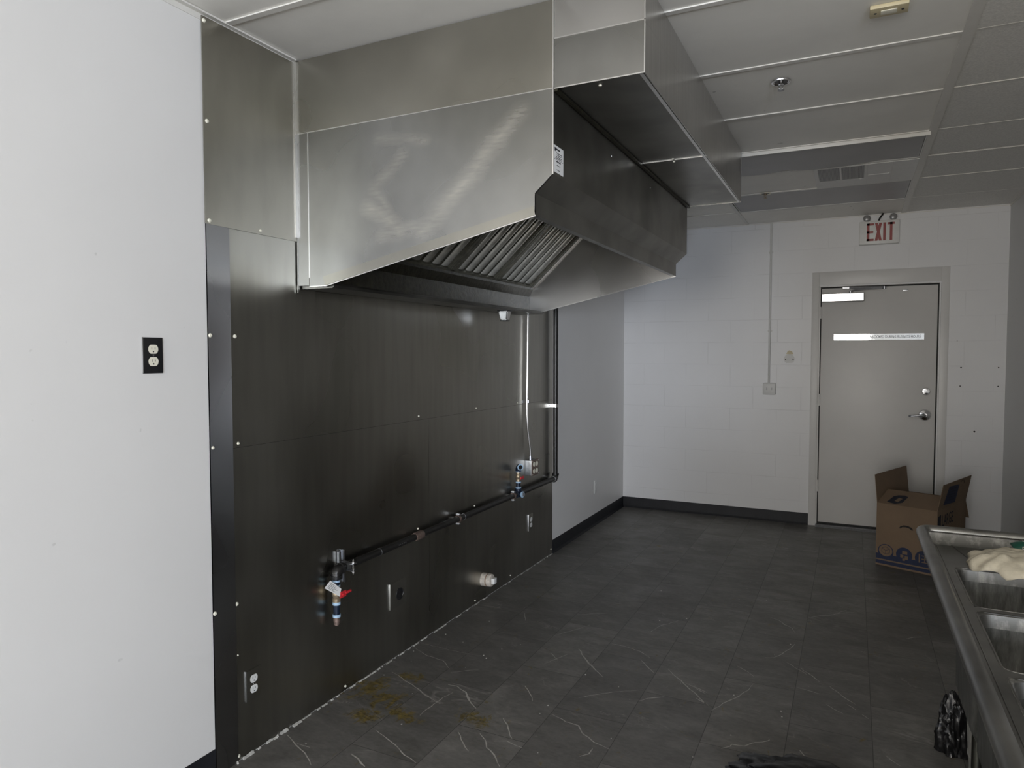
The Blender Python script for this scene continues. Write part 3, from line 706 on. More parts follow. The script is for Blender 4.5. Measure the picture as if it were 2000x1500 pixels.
# ------------------------------------------------------------------ gas pipe and electrics on the steel
PX, PZ = .040, .577
def gas():
    root = thing('gas_pipe', 'black iron gas pipe running along the steel and up its far edge', 'pipe', (PX, 3.5, PZ))
    r = .0167; ye = 4.748
    bm = B_(); tube(bm, [(PX, 2.335, PZ), (PX, ye - .03, PZ)], r, 18); obj('horizontal_run', bm, 'pipe', root)
    bm = B_(); tube(bm, [(PX, ye, PZ + .03), (PX, ye, HZ)], r, 18); obj('riser', bm, 'pipe', root)
    def elbow(c, a, b, rr=.0225, leg=.034):
        c, a, b = Vector(c), Vector(a), Vector(b); bm = B_()
        tube(bm, [c + a * leg, c + a * .02] + [c + (a + b) * .02 - .02 * (math.sin(t) * a + (0) * b) * 0 - .02 * (a * math.sin(t) + b * math.cos(t)) for t in [PI / 2 * k / 8 for k in range(8, -1, -1)]][::-1][::-1] + [c + b * .02, c + b * leg], rr, 16)
        for d in (a, b): tube(bm, [c + d * (leg - .012), c + d * (leg + .002)], rr * 1.16, 16)
        return bm
    obj('elbow', elbow((PX, ye, PZ), (0, -1, 0), (0, 0, 1)), 'pipe', root)
    obj('elbow', elbow((PX, 2.308, PZ), (0, 1, 0), (0, 0, -1)), 'pipe', root)
    bm = B_(); tube(bm, [(PX, ye - .034, PZ), (PX, ye - .040, PZ)], r * 1.12, 18); tube(bm, [(PX, 2.607, PZ), (PX, 2.609, PZ)], r * 1.08, 18); tube(bm, [(PX, 3.385, PZ), (PX, 3.388, PZ)], r * 1.1, 18); obj('thread_seal', bm, 'galv', root)
    bm = B_()
    tube(bm, [(PX, 2.90, PZ), (PX, 2.91, PZ), (PX, 2.955, PZ), (PX, 2.965, PZ)], [.0205, .0225, .0225, .0205], 18); obj('coupling', bm, 'copper', root)
    bm = B_(); tube(bm, [(PX, 4.075, PZ), (PX, 4.145, PZ)], .0225, 16); tube(bm, [(PX, 4.11, PZ), (PX, 4.11, PZ + .036)], .0215, 16); tube(bm, [(PX + .0, 4.11, PZ), (PX + .034, 4.098, PZ)], .0215, 16); obj('tee', bm, 'pipe_blue', root)
    bm = B_(); tube(bm, [(PX + .034, 4.098, PZ), (PX + .0375, 4.097, PZ)], .020, 16); obj('tee_mouth', bm, 'teflon', root)
    bm = B_(); tube(bm, [(PX + .0376, 4.097, PZ), (PX + .0379, 4.0965, PZ)], .0145, 16); obj('tee_bore', bm, 'black', root)  # black disc stands for the shade inside the open tee
    # printed dashes on the pipe
    bm = B_()
    for y in (2.74, 2.752, 2.768, 2.784, 2.796): box(bm, PX + r * .96, PX + r * 1.02, y, y + .007, PZ - .002, PZ + .003)
    obj('mill_print', bm, 'galv', root)

def valves():
    # drop with tag at the near end
    root = thing('gas_valve', 'red-handled gas valve with a white paper tag, under the near pipe end', 'valve', (PX, 2.307, .345), 'gas shut-off valves')
    x, y = PX, 2.307
    def c(nm, z0, z1, r, m, rr=None, par=root):
        bm = B_(); cyl(bm, (x, y, z0), (x, y, z1), r, rr, 18); return obj(nm, bm, m, par)
    c('nipple', .504, .556, .0145, 'pipe_blue'); c('tape', .526, .5345, .0165, 'teflon'); c('tape', .506, .5135, .0165, 'teflon')
    bm = B_(); lathe(bm, (x, y, .440), (0, 0, 1), [(0, 0), (.017, 0), (.017, .016), (.0145, .018), (.019, .03), (.019, .038), (.0145, .048), (.017, .05), (.017, .066), (0, .066)], 16)
    cyl(bm, (x, y, .474), (x + .032, y, .474), .008); vb = obj('valve_body', bm, 'brass', root)
    bm = B_(); box(bm, x + .030, x + .036, y - .016, y + .022, .464, .490, bev=.002); box(bm, x + .030, x + .040, y + .015, y + .052, .474, .484, bev=.002); cyl(bm, (x + .034, y, .476), (x + .041, y, .476), .006)
    obj('handle', bm, 'red', vb, label='red lever handle')
    c('tape', .428, .440, .0170, 'teflon'); c('nipple', .376, .430, .0145, 'pipe_blue'); c('tape', .374, .386, .0172, 'teflon')
    bm = B_(); lathe(bm, (x, y, .337), (0, 0, 1), [(0, 0), (.008, 0), (.009, .004), (.0125, .005), (.0125, .016), (.0145, .018), (.0145, .038), (0, .038)], 12); obj('flare_fitting', bm, 'copper', root)
    bm = B_(); a = Vector((.068, 2.205, .535)); b = Vector((.078, 2.286, .499)); u = Vector((.0, .019, .0)) + (b - a) * 0
    p = [Vector((.058, 2.249, .551)), Vector((.072, 2.300, .503)), Vector((.076, 2.286, .474)), Vector((.058, 2.212, .530))]
    n = (p[1] - p[0]).cross(p[3] - p[0]).normalized()
    prism(bm, p, n * .0008); tg = obj('paper_tag', bm, 'paper', root, flat=True, label='white paper tag')
    bm = B_(); ux = (p[1] - p[0]).normalized(); 
    for k in range(5):
        s = .18 + k * .15; q0 = p[0].lerp(p[3], s); q1 = p[1].lerp(p[2], s); A = q0.lerp(q1, .12); Bq = q0.lerp(q1, .55 + .2 * ((k * 7) % 3) / 2); h = (p[3] - p[0]) * .04
        for sg in (1, -1):
            o = n * (.0009 if sg > 0 else -.0002)
            prism(bm, [A + o, Bq + o, Bq + o + h, A + o + h], n * .0001)
    obj('tag_print', bm, 'ink', tg, flat=True)
    bm = B_(); tube(bm, [(.060, 2.288, .505), (.058, 2.300, .508), (.056, 2.307, .507)], .0008, 6); obj('tag_string', bm, 'galv', root)
    # stub-up at the far tee
    root = thing('gas_valve', 'small red-handled gas valve standing up from the pipe beside the grey junction box', 'valve', (PX, 4.11, .61), 'gas shut-off valves')
    y = 4.11
    c('tape', .6135, .622, .0185, 'teflon', par=root); c('nipple', .6135, .655, .0145, 'pipe_blue', par=root); c('tape', .650, .659, .018, 'teflon', par=root)
    bm = B_(); lathe(bm, (x, y, .658), (0, 0, 1), [(0, 0), (.016, 0), (.016, .016), (.0135, .018), (.018, .028), (.018, .036), (.0135, .048), (.016, .05), (.016, .066), (0, .066)], 16)
    cyl(bm, (x, y, .688), (x + .03, y, .688), .008); vb = obj('valve_body', bm, 'brass', root)
    bm = B_(); box(bm, x + .024, x + .032, y - .026, y + .022, .676, .695, bev=.003); obj('handle', bm, 'red', vb, label='red lever handle')
    c('tape', .722, .729, .0185, 'teflon', par=root)
    d = Vector((.72, -.69, 0)); bm = B_(); base = Vector((x, y, .727))
    tube(bm, [base, base + Vector((0, 0, .012)), base + Vector((0, 0, .022)) + d * .006, base + Vector((0, 0, .03)) + d * .018, base + Vector((0, 0, .031)) + d * .034], .0200, 16); el = obj('elbow', bm, 'pipe_blue', root)
    e = base + Vector((0, 0, .031)) + d * .034
    bm = B_(); tube(bm, [e, e + d * .004], .0205, 16); obj('elbow_mouth', bm, 'teflon', el)
    bm = B_(); tube(bm, [e + d * .0041, e + d * .0045], .0145, 16); obj('elbow_bore', bm, 'black', el)

def brackets():
    root = thing('strut_bracket', 'short galvanised strut channel clamping the near end of the gas pipe', 'bracket', (0, 2.37, .50))
    bm = B_(); y0, y1, z0, z1 = 2.352, 2.391, .498, .640
    box(bm, .0035, .0055, y0, y1, z0, z1); box(bm, .0035, .0215, y0, y0 + .0025, z0, z1); box(bm, .0035, .0215, y1 - .0025, y1, z0, z1)
    box(bm, .0195, .0215, y0, y0 + .010, z0, z1); box(bm, .0195, .0215, y1 - .010, y1, z0, z1); obj('channel', bm, 'galv', root, flat=True)
    bm = B_(); rr = .0185
    pts = arc((PX, 2.371, PZ), rr, R(-60), R(60), (1, 0, 0), (0, 0, 1), 10)
    for i in range(10):
        a, b = pts[i], pts[i + 1]; prism(bm, [a + Vector((0, -.014, 0)), b + Vector((0, -.014, 0)), b + Vector((0, .014, 0)), a + Vector((0, .014, 0))], Vector((a.x - PX, 0, a.z - PZ)).normalized() * .002)
    box(bm, PX + .012, PX + .05, 2.357, 2.385, PZ + .014, PZ + .017, bev=.001); box(bm, PX + .012, PX + .05, 2.357, 2.385, PZ - .016, PZ - .013, bev=.001)
    for z in (PZ + .0165, PZ - .0165): box(bm, .02, PX + .005, 2.357, 2.385, z - .0012, z + .0012)
    cl = obj('pipe_clamp', bm, 'galv', root)
    bm = B_(); cyl(bm, (PX + .040, 2.371, PZ - .03), (PX + .040, 2.371, PZ + .034), .0035, seg=10); cyl(bm, (PX + .04, 2.371, PZ + .017), (PX + .04, 2.371, PZ + .023), .0075, seg=6); cyl(bm, (PX + .04, 2.371, PZ - .022), (PX + .04, 2.371, PZ - .016), .0075, seg=6)
    obj('bolt', bm, 'steel_edge', cl)
    for lab, y in (('rusty split-ring hanger halfway along the horizontal gas pipe', 3.33), ('split-ring hanger on the gas pipe just left of the upright valve', 4.03)):
        root = thing('pipe_hanger', lab, 'hanger', (0, y, PZ), 'split ring hangers on the gas pipe')
        bm = B_(); pts = arc((PX, y, PZ), .0185, 0, 2 * PI, (1, 0, 0), (0, 0, 1), 20)
        for i in range(20):
            a, b = pts[i], pts[i + 1]; prism(bm, [a + Vector((0, -.009, 0)), b + Vector((0, -.009, 0)), b + Vector((0, .009, 0)), a + Vector((0, .009, 0))], Vector((a.x - PX, 0, a.z - PZ)).normalized() * .0025)
        obj('ring', bm, 'copper', root)
        bm = B_(); box(bm, .0035, .020, y - .008, y + .008, PZ - .008, PZ + .008); obj('wall_stud', bm, 'galv', root)
        bm = B_()
        for s in (1, -1):
            box(bm, PX - .010, PX + .010, y - .009, y + .009, PZ + s * .0205, PZ + s * .032, bev=.002); cyl(bm, (PX - .014, y, PZ + s * .027), (PX + .016, y, PZ + s * .027), .004, seg=8)
        obj('screw_lug', bm, 'galv', root)
    root = thing('pipe_strap', 'bright metal strap holding the upright gas pipe to the wall', 'strap', (0, 4.75, 1.112))
    bm = B_(); pts = arc((PX, 4.748, 1.117), .0172, R(-90), R(90), (1, 0, 0), (0, 1, 0), 12)
    for i in range(12):
        a, b = pts[i], pts[i + 1]; z = Vector((0, 0, .011)); prism(bm, [a - z, b - z, b + z, a + z], (Vector(a) - Vector((PX, 4.748, 1.117))).normalized() * .002)
    for s in (1, -1):
        box(bm, .0035, PX, 4.748 + s * .0172, 4.748 + s * .0192, 1.106, 1.128); box(bm, .0035, .0055, 4.748 + s * .0172, 4.748 + s * .040, 1.106, 1.128)
    obj('band', bm, 'steel_edge', root)
    bm = B_()
    for s in (1, -1): cyl(bm, (.0055, 4.748 + s * .03, 1.117), (.008, 4.748 + s * .03, 1.117), .004, seg=10)
    obj('screw', bm, 'galv', root)

def receptacle(bm, y, z, x, t, w=.0172, h=.0143):
    pts = []
    for k in range(28):
        a = 2 * PI * k / 28; yy = w * math.cos(a); zz = max(-h, min(h, w * math.sin(a))); pts.append((x, y + yy, z + zz))
    prism(bm, pts, (t, 0, 0))
def outlet(label, y, z, x, pmat, rmat, th=.005, rim=None):
    root = thing('wall_outlet', label, 'power outlet', (x, y, z - .057), 'duplex outlets on the left wall')
    bm = B_(); box(bm, x, x + th, y - .035, y + .035, z - .057, z + .057, bev=.002); pl = obj('cover_plate', bm, pmat, root)
    if rim:
        bm = B_(); box(bm, x - .0002, x + th * 1.05, y - .0372, y - .0340, z - .0575, z + .0575, bev=.0006); obj('plate_edge', bm, rim, pl)
    for s in (1, -1):
        bm = B_(); receptacle(bm, y, z + s * .0195, x + th - .001, .0022); rc = obj('receptacle', bm, rmat, root)
        bm = B_(); xx = x + th + .0012; zz = z + s * .0195
        box(bm, xx, xx + .0004, y - .0068, y - .0050, zz - .001, zz + .0072); box(bm, xx, xx + .0004, y + .0050, y + .0066, zz - .0002, zz + .0062)
        cyl(bm, (xx, y, zz - .0075), (xx + .0004, y, zz - .0075), .0024, seg=10); obj('slots', bm, 'ink', rc, flat=True)
    bm = B_(); cyl(bm, (x + th, y, z), (x + th + .001, y, z), .003, seg=10); obj('plate_screw', bm, 'chrome', root)
    return root
def electrics():
    outlet('duplex outlet with a black chrome-edged plate on the white wall', 1.4905, 1.4945, 0, 'black', 'cream', rim='chrome')
    outlet('duplex outlet with white sockets low on the dark steel, near end', 1.876, .264, .0032, 'steel_wall_low', 'white', rim='galv')
    outlet('small dark-plated duplex outlet low on the steel at its far end', 4.382, .325, .0032, 'steel_wall_low', 'offwhite', rim='galv')
    outlet('white plastic outlet on the painted wall beyond the steel', 5.752, .337, 0, 'white', 'white')
    root = thing('range_outlet', 'single round black outlet on a steel plate low on the wall', 'power outlet', (.0032, 2.80, .26))
    bm = B_(); box(bm, .0032, .0085, 2.737, 2.870, .252, .378, bev=.002); pl = obj('cover_plate', bm, 'steel_wall_low', root)
    bm = B_(); box(bm, .003, .0085, 2.7335, 2.737, .252, .378, bev=.0006); obj('plate_edge', bm, 'steel_edge', pl)
    bm = B_(); lathe(bm, (.0085, 2.812, .312), (1, 0, 0), [(.0, 0), (.030, 0), (.030, .003), (.026, .004), (.025, .002), (0, .002)], 24); obj('socket', bm, 'black', root)
    bm = B_()
    for a in (90, 210, 330): box(bm, .0105, .0112, 2.812 + .012 * math.cos(R(a)) - .0015, 2.812 + .012 * math.cos(R(a)) + .0015, .312 + .012 * math.sin(R(a)) - .004, .312 + .012 * math.sin(R(a)) + .004)
    obj('slots', bm, 'void', root, flat=True)
    # grey four-gang box with conduit coming down from the hood
    root = thing('junction_box', 'square grey metal box with four sockets at the end of the bare conduit', 'junction box', (0, 4.345, .67))
    bm = B_(); box(bm, .0035, .052, 4.292, 4.398, .668, .770, bev=.003); bx = obj('box', bm, 'galv', root)
    bm = B_(); box(bm, .052, .0575, 4.289, 4.401, .665, .773, bev=.002); cv = obj('cover', bm, 'copper', root)
    for yy in (4.322, 4.368):
        for zz in (.695, .743):
            bm = B_(); receptacle(bm, yy, zz, .057, .0025, .0165, .017); obj('receptacle', bm, 'cream', cv)
    bm = B_()
    for yy in (4.298, 4.392):
        for zz in (.674, .764): cyl(bm, (.0575, yy, zz), (.0595, yy, zz), .0045, seg=8)
    obj('cover_screw', bm, 'steel_edge', cv)
    root = thing('conduit', 'thin shiny electrical conduit dropping from the hood to the grey box', 'conduit', (.026, 4.29, .77))
    bm = B_(); P = [(.026, 4.292, 1.79), (.026, 4.284, 1.5), (.026, 4.276, 1.2), (.026, 4.277, 1.08), (.027, 4.287, .99), (.029, 4.305, .91), (.030, 4.320, .85), (.030, 4.325, .79)]
    tube(bm, P, .0088, 14); obj('tube', bm, 'steel_edge', root)
    bm = B_(); cyl(bm, (.030, 4.325, .7705), (.030, 4.325, .797), .0125, seg=14); obj('connector', bm, 'galv', root)
    bm = B_(); box(bm, .0035, .005, 4.245, 4.29, 1.165, 1.185); tube(bm, [(.036, 4.276, 1.166), (.036, 4.276, 1.184)], .0045, 8); cyl(bm, (.005, 4.254, 1.175), (.0075, 4.254, 1.175), .0045, seg=8); obj('clip', bm, 'galv', root)
    # stub of pipe with a square-headed plug
    root = thing('pipe_stub', 'short white plastic pipe stub with a square plug poking out near the floor', 'pipe', (0, 3.685, .09))
    bm = B_(); lathe(bm, (.0035, 3.685, .127), (1, 0, 0), [(.040, 0), (.040, .030), (.036, .032), (.036, .038), (.039, .040), (.038, .060), (.034, .064), (.020, .066), (0, .066)], 24); obj('body', bm, 'pvc', root)
    bm = B_(); lathe(bm, (.0335, 3.685, .127), (1, 0, 0), [(.0365, 0), (.0385, .001), (.0385, .006), (.0365, .007)], 24); obj('sealant', bm, 'thread', root)
    bm = B_(); box(bm, .0695, .090, 3.668, 3.702, .110, .144, bev=.003); obj('plug', bm, 'white', root)

# ------------------------------------------------------------------ ceiling and back wall fittings
def ceiling_bits():
    for lab, x0, x1, y0, y1, wavy in (('recessed ceiling light with a sagging grey lens, nearer one', 1.155, 2.335, 4.244, 4.772, True), ('recessed ceiling light with a flat grey lens, nearest to the back wall', 1.155, 2.335, 5.362, 5.980, False)):
        root = thing('ceiling_light', lab, 'ceiling light', ((x0 + x1) / 2, (y0 + y1) / 2, HZ), 'unlit panel lights in the ceiling')
        bm = B_(); box(bm, x0, x1, y0, y1, HZ + .075, HZ + .08)
        for a in ((x0, x0 + .006, y0, y1), (x1 - .006, x1, y0, y1), (x0, x1, y0, y0 + .006), (x0, x1, y1 - .006, y1)): box(bm, *a, HZ - .001, HZ + .08)
        obj('housing', bm, 'white', root, flat=True)
        bm = B_(); n = 60; A, Bq, A2, B2 = [], [], [], []
        for i in range(n + 1):
            x = x0 + .008 + (x1 - x0 - .016) * i / n; w = (.050 * math.exp(-((x - 1.60) / .075) ** 2) + .045 * math.exp(-((x - 2.13) / .11) ** 2)) if wavy else 0
            sg = -.010 * math.sin(PI * i / n) if wavy else 0
            A.append(bm.verts.new((x, y0 + .012, HZ + .004))); Bq.append(bm.verts.new((x, y1 - .008 - w, HZ + .002 + sg)))
            A2.append(bm.verts.new((x, y0 + .012, HZ + .007))); B2.append(bm.verts.new((x, y1 - .008 - w, HZ + .005 + sg)))
        for i in range(n):
            bm.faces.new((A[i], A[i + 1], Bq[i + 1], Bq[i])); bm.faces.new((A2[i], B2[i], B2[i + 1], A2[i + 1]))
            bm.faces.new((A[i], A2[i], A2[i + 1], A[i + 1])); bm.faces.new((Bq[i], Bq[i + 1], B2[i + 1], B2[i]))
        obj('lens', bm, 'lens', root)
        if wavy:
            bm = B_(); box(bm, x0 - .012, x1 + .01, y0 - .006, y0 + .004, HZ - .019, HZ + .003, bev=.002); obj('lens_frame', bm, 'grid', root)
    root = thing('air_vent', 'white ceiling vent with two square grilles between the ceiling lights', 'vent', (1.91, 5.07, HZ))
    bm = B_(); x0, x1, y0, y1 = 1.757, 2.335, 4.796, 5.342
    gx = ((1.782, 1.906), (1.916, 2.046)); gy = (4.815, 5.155); z = HZ - .003
    box(bm, x0, x1, y0, gy[0], z, HZ + .004); box(bm, x0, x1, gy[1], y1, z, HZ + .004)
    box(bm, x0, gx[0][0], gy[0], gy[1], z, HZ + .004); box(bm, gx[0][1], gx[1][0], gy[0], gy[1], z, HZ + .004); box(bm, gx[1][1], x1, gy[0], gy[1], z, HZ + .004)
    fr = obj('face_plate', bm, 'white', root, flat=True)
    for a, b in gx:
        bm = B_(); box(bm, a, b, gy[0], gy[1], HZ - .0008, HZ + .002); g = obj('grille', bm, 'void', root, flat=True)
        bm = B_(); n = 16
        for k in range(n): xx = a + (b - a) * (k + .5) / n; box(bm, xx - .0012, xx + .0012, gy[0], gy[1], z + .0003, HZ - .0008)
        for k in range(24): yy = gy[0] + (gy[1] - gy[0]) * (k + .5) / 24; box(bm, a, b, yy - .0012, yy + .0012, z + .0006, HZ - .0008)
        obj('slats', bm, 'lens', g, flat=True)
    bm = B_(); box(bm, 2.07, 2.19, 5.08, 5.088, z - .002, z); box(bm, 2.062, 2.066, 4.80, 5.34, z - .001, z); box(bm, 2.20, 2.203, 4.80, 5.34, z - .001, z); box(bm, 2.02, 2.034, 5.16, 5.18, z - .003, z); obj('seam', bm, 'frame', fr, flat=True)
    for lab, x, y, cupped in (('chrome sprinkler head in its ring, on the smooth panel nearer the camera', 1.709, 3.20, True), ('far sprinkler head hanging beside the ceiling lights', 1.416, 5.353, False)):
        root = thing('sprinkler_head', lab, 'sprinkler', (x, y, HZ), 'sprinkler heads in the ceiling')
        z = HZ - .0005 if cupped else HZ - .001
        bm = B_(); lathe(bm, (x, y, z), (0, 0, -1), [(.040, -.001), (.039, .003), (.033, .004), (.027, .0005), (.024, .0005)], 28); obj('escutcheon', bm, 'chrome' if cupped else 'cream', root)
        bm = B_(); lathe(bm, (x, y, z), (0, 0, -1), [(.027, .0012), (0, .0012)], 24); obj('cup', bm, 'black', root)
        bm = B_(); lathe(bm, (x, y, z), (0, 0, -1), [(.009, .001), (.009, .009), (.007, .011), (0, .012)], 16)
        for s in (1, -1): tube(bm, [(x + s * .008, y, z - .009), (x + s * .010, y, z - .016), (x + s * .007, y, z - .026), (x, y, z - .033)], .0019, 8)
        tube(bm, [(x, y, z - .012), (x, y, z - .034)], .0022, 8); obj('frame_arms', bm, 'chrome' if cupped else 'brass', root)
        bm = B_(); lathe(bm, (x, y, z), (0, 0, -1), [(.003, .033), (.0135, .0345), (.0135, .0358), (0, .037)], 20); obj('deflector', bm, 'galv' if cupped else 'brass', root)
    root = thing('ceiling_plate', 'small beige plastic cover plate on the ceiling', 'cover plate', (2.09, 2.682, HZ))
    bm = B_(); box(bm, 2.033, 2.148, 2.645, 2.717, HZ - .012, HZ + .002, bev=.004); obj('plate', bm, 'beige', root)
    bm = B_(); box(bm, 2.066, 2.114, 2.666, 2.697, HZ - .0145, HZ - .011, bev=.002); obj('insert', bm, 'cream', root)
    bm = B_()
    for x in (2.050, 2.131): cyl(bm, (x, 2.681, HZ - .0135), (x, 2.681, HZ - .011), .0045, seg=10)
    obj('screw', bm, 'ink', root)

def back_wall_bits():
    root = thing('exit_sign', 'white exit sign with red letters and two lamp heads above the door', 'exit sign', (2.18, BY, 2.40))
    fy = 6.518
    bm = B_(); box(bm, 2.032, 2.325, fy, BY, 2.402, 2.592, bev=.006); obj('housing', bm, 'white', root)
    bm = B_(); zz0, zz1, s = 2.428, 2.573, .0195
    def rect(x0, x1, z0, z1): box(bm, x0, x1, fy - .0008, fy + .0005, z0, z1)
    rect(2.087, 2.087 + s, zz0, zz1); rect(2.087, 2.139, zz1 - .018, zz1); rect(2.087, 2.135, 2.492, 2.509); rect(2.087, 2.139, zz0, zz0 + .018)
    def stroke(xa, xb, q): prism(bm, [(xa, q, zz0), (xa + .021, q, zz0), (xb + .021, q, zz1), (xb, q, zz1)], (0, .0013, 0))
    stroke(2.146, 2.177, fy - .0008); stroke(2.177, 2.146, fy - .0011)
    rect(2.207, 2.207 + s, zz0, zz1); rect(2.239, 2.289, zz1 - .018, zz1); rect(2.2545, 2.2545 + s, zz0, zz1)
    obj('lettering', bm, 'sign_red', root, flat=True, label='red letters EXIT')
    for x in (2.086, 2.279):
        bm = B_(); lathe(bm, (x, fy + .012, 2.618), (0, -1, 0), [(0, -.04), (.018, -.04), (.027, -.012), (.028, .002), (.026, .004)], 22); h = obj('lamp_head', bm, 'lens', root)
        bm = B_(); lathe(bm, (x, fy + .012, 2.618), (0, -1, 0), [(.026, .002), (.018, .006), (0, .008)], 22); obj('lamp_lens', bm, 'lens_clear', h)
        bm = B_(); cyl(bm, (x, fy + .035, 2.590), (x, fy + .035, 2.604), .008, seg=10); obj('swivel', bm, 'white', h)
    bm = B_(); tube(bm, [(2.172, fy + .012, 2.588), (2.180, fy + .010, 2.612), (2.194, fy + .02, 2.634), (2.205, fy + .03, 2.652)], .0065, 10); obj('cord', bm, 'black', root, label='black cord')
    root = thing('switch_box', 'square painted surface box at the foot of the thin painted conduit', 'junction box', (1.342, BY, 1.134))
    bm = B_(); box(bm, 1.290, 1.394, BY - .047, BY, 1.135, 1.238, bev=.006); bx = obj('box', bm, 'offwhite', root)
    bm = B_()
    for x in (1.322, 1.364):
        for z in (1.182, 1.194): box(bm, x - .004, x + .004, BY - .0485, BY - .0468, z - .004, z + .004)
    obj('screw_slot', bm, 'lens', bx, flat=True)
    root = thing('painted_conduit', 'thin painted conduit running down the block wall to the surface box', 'conduit', (1.337, BY, 1.238))
    bm = B_(); tube(bm, [(1.337, BY - .013, HZ), (1.337, BY - .013, 1.9), (1.336, BY - .014, 1.238)], .0088, 12); obj('tube', bm, 'offwhite', root)
    bm = B_()
    for z in (2.39, 1.70): box(bm, 1.318, 1.356, BY - .003, BY, z - .008, z + .008); tube(bm, [(1.337, BY - .013, z - .008), (1.337, BY - .013, z + .008)], .0105, 12)
    obj('strap', bm, 'offwhite', root)
    root = thing('round_cover', 'small round painted blank cover with two screws left of the door', 'cover plate', (1.501, BY, 1.41))
    bm = B_(); pts = []
    for k in range(32):
        a = 2 * PI * k / 32; pts.append((1.501 + .043 * math.cos(a), BY, 1.452 + max(-.036, .043 * math.sin(a))))
    prism(bm, pts, (0, -.009, 0)); obj('plate', bm, 'offwhite', root)
    bm = B_()
    for x in (1.471, 1.533): cyl(bm, (x, BY - .009, 1.448), (x, BY - .0105, 1.448), .005, seg=10)
    obj('screw', bm, 'ink', root)
    bm = B_(); prism(bm, [(1.475, BY, 1.496), (1.535, BY, 1.494), (1.522, BY, 1.520), (1.498, BY, 1.528), (1.484, BY, 1.515)], (0, -.002, 0)); obj('old_sealant', bm, 'beige', root)
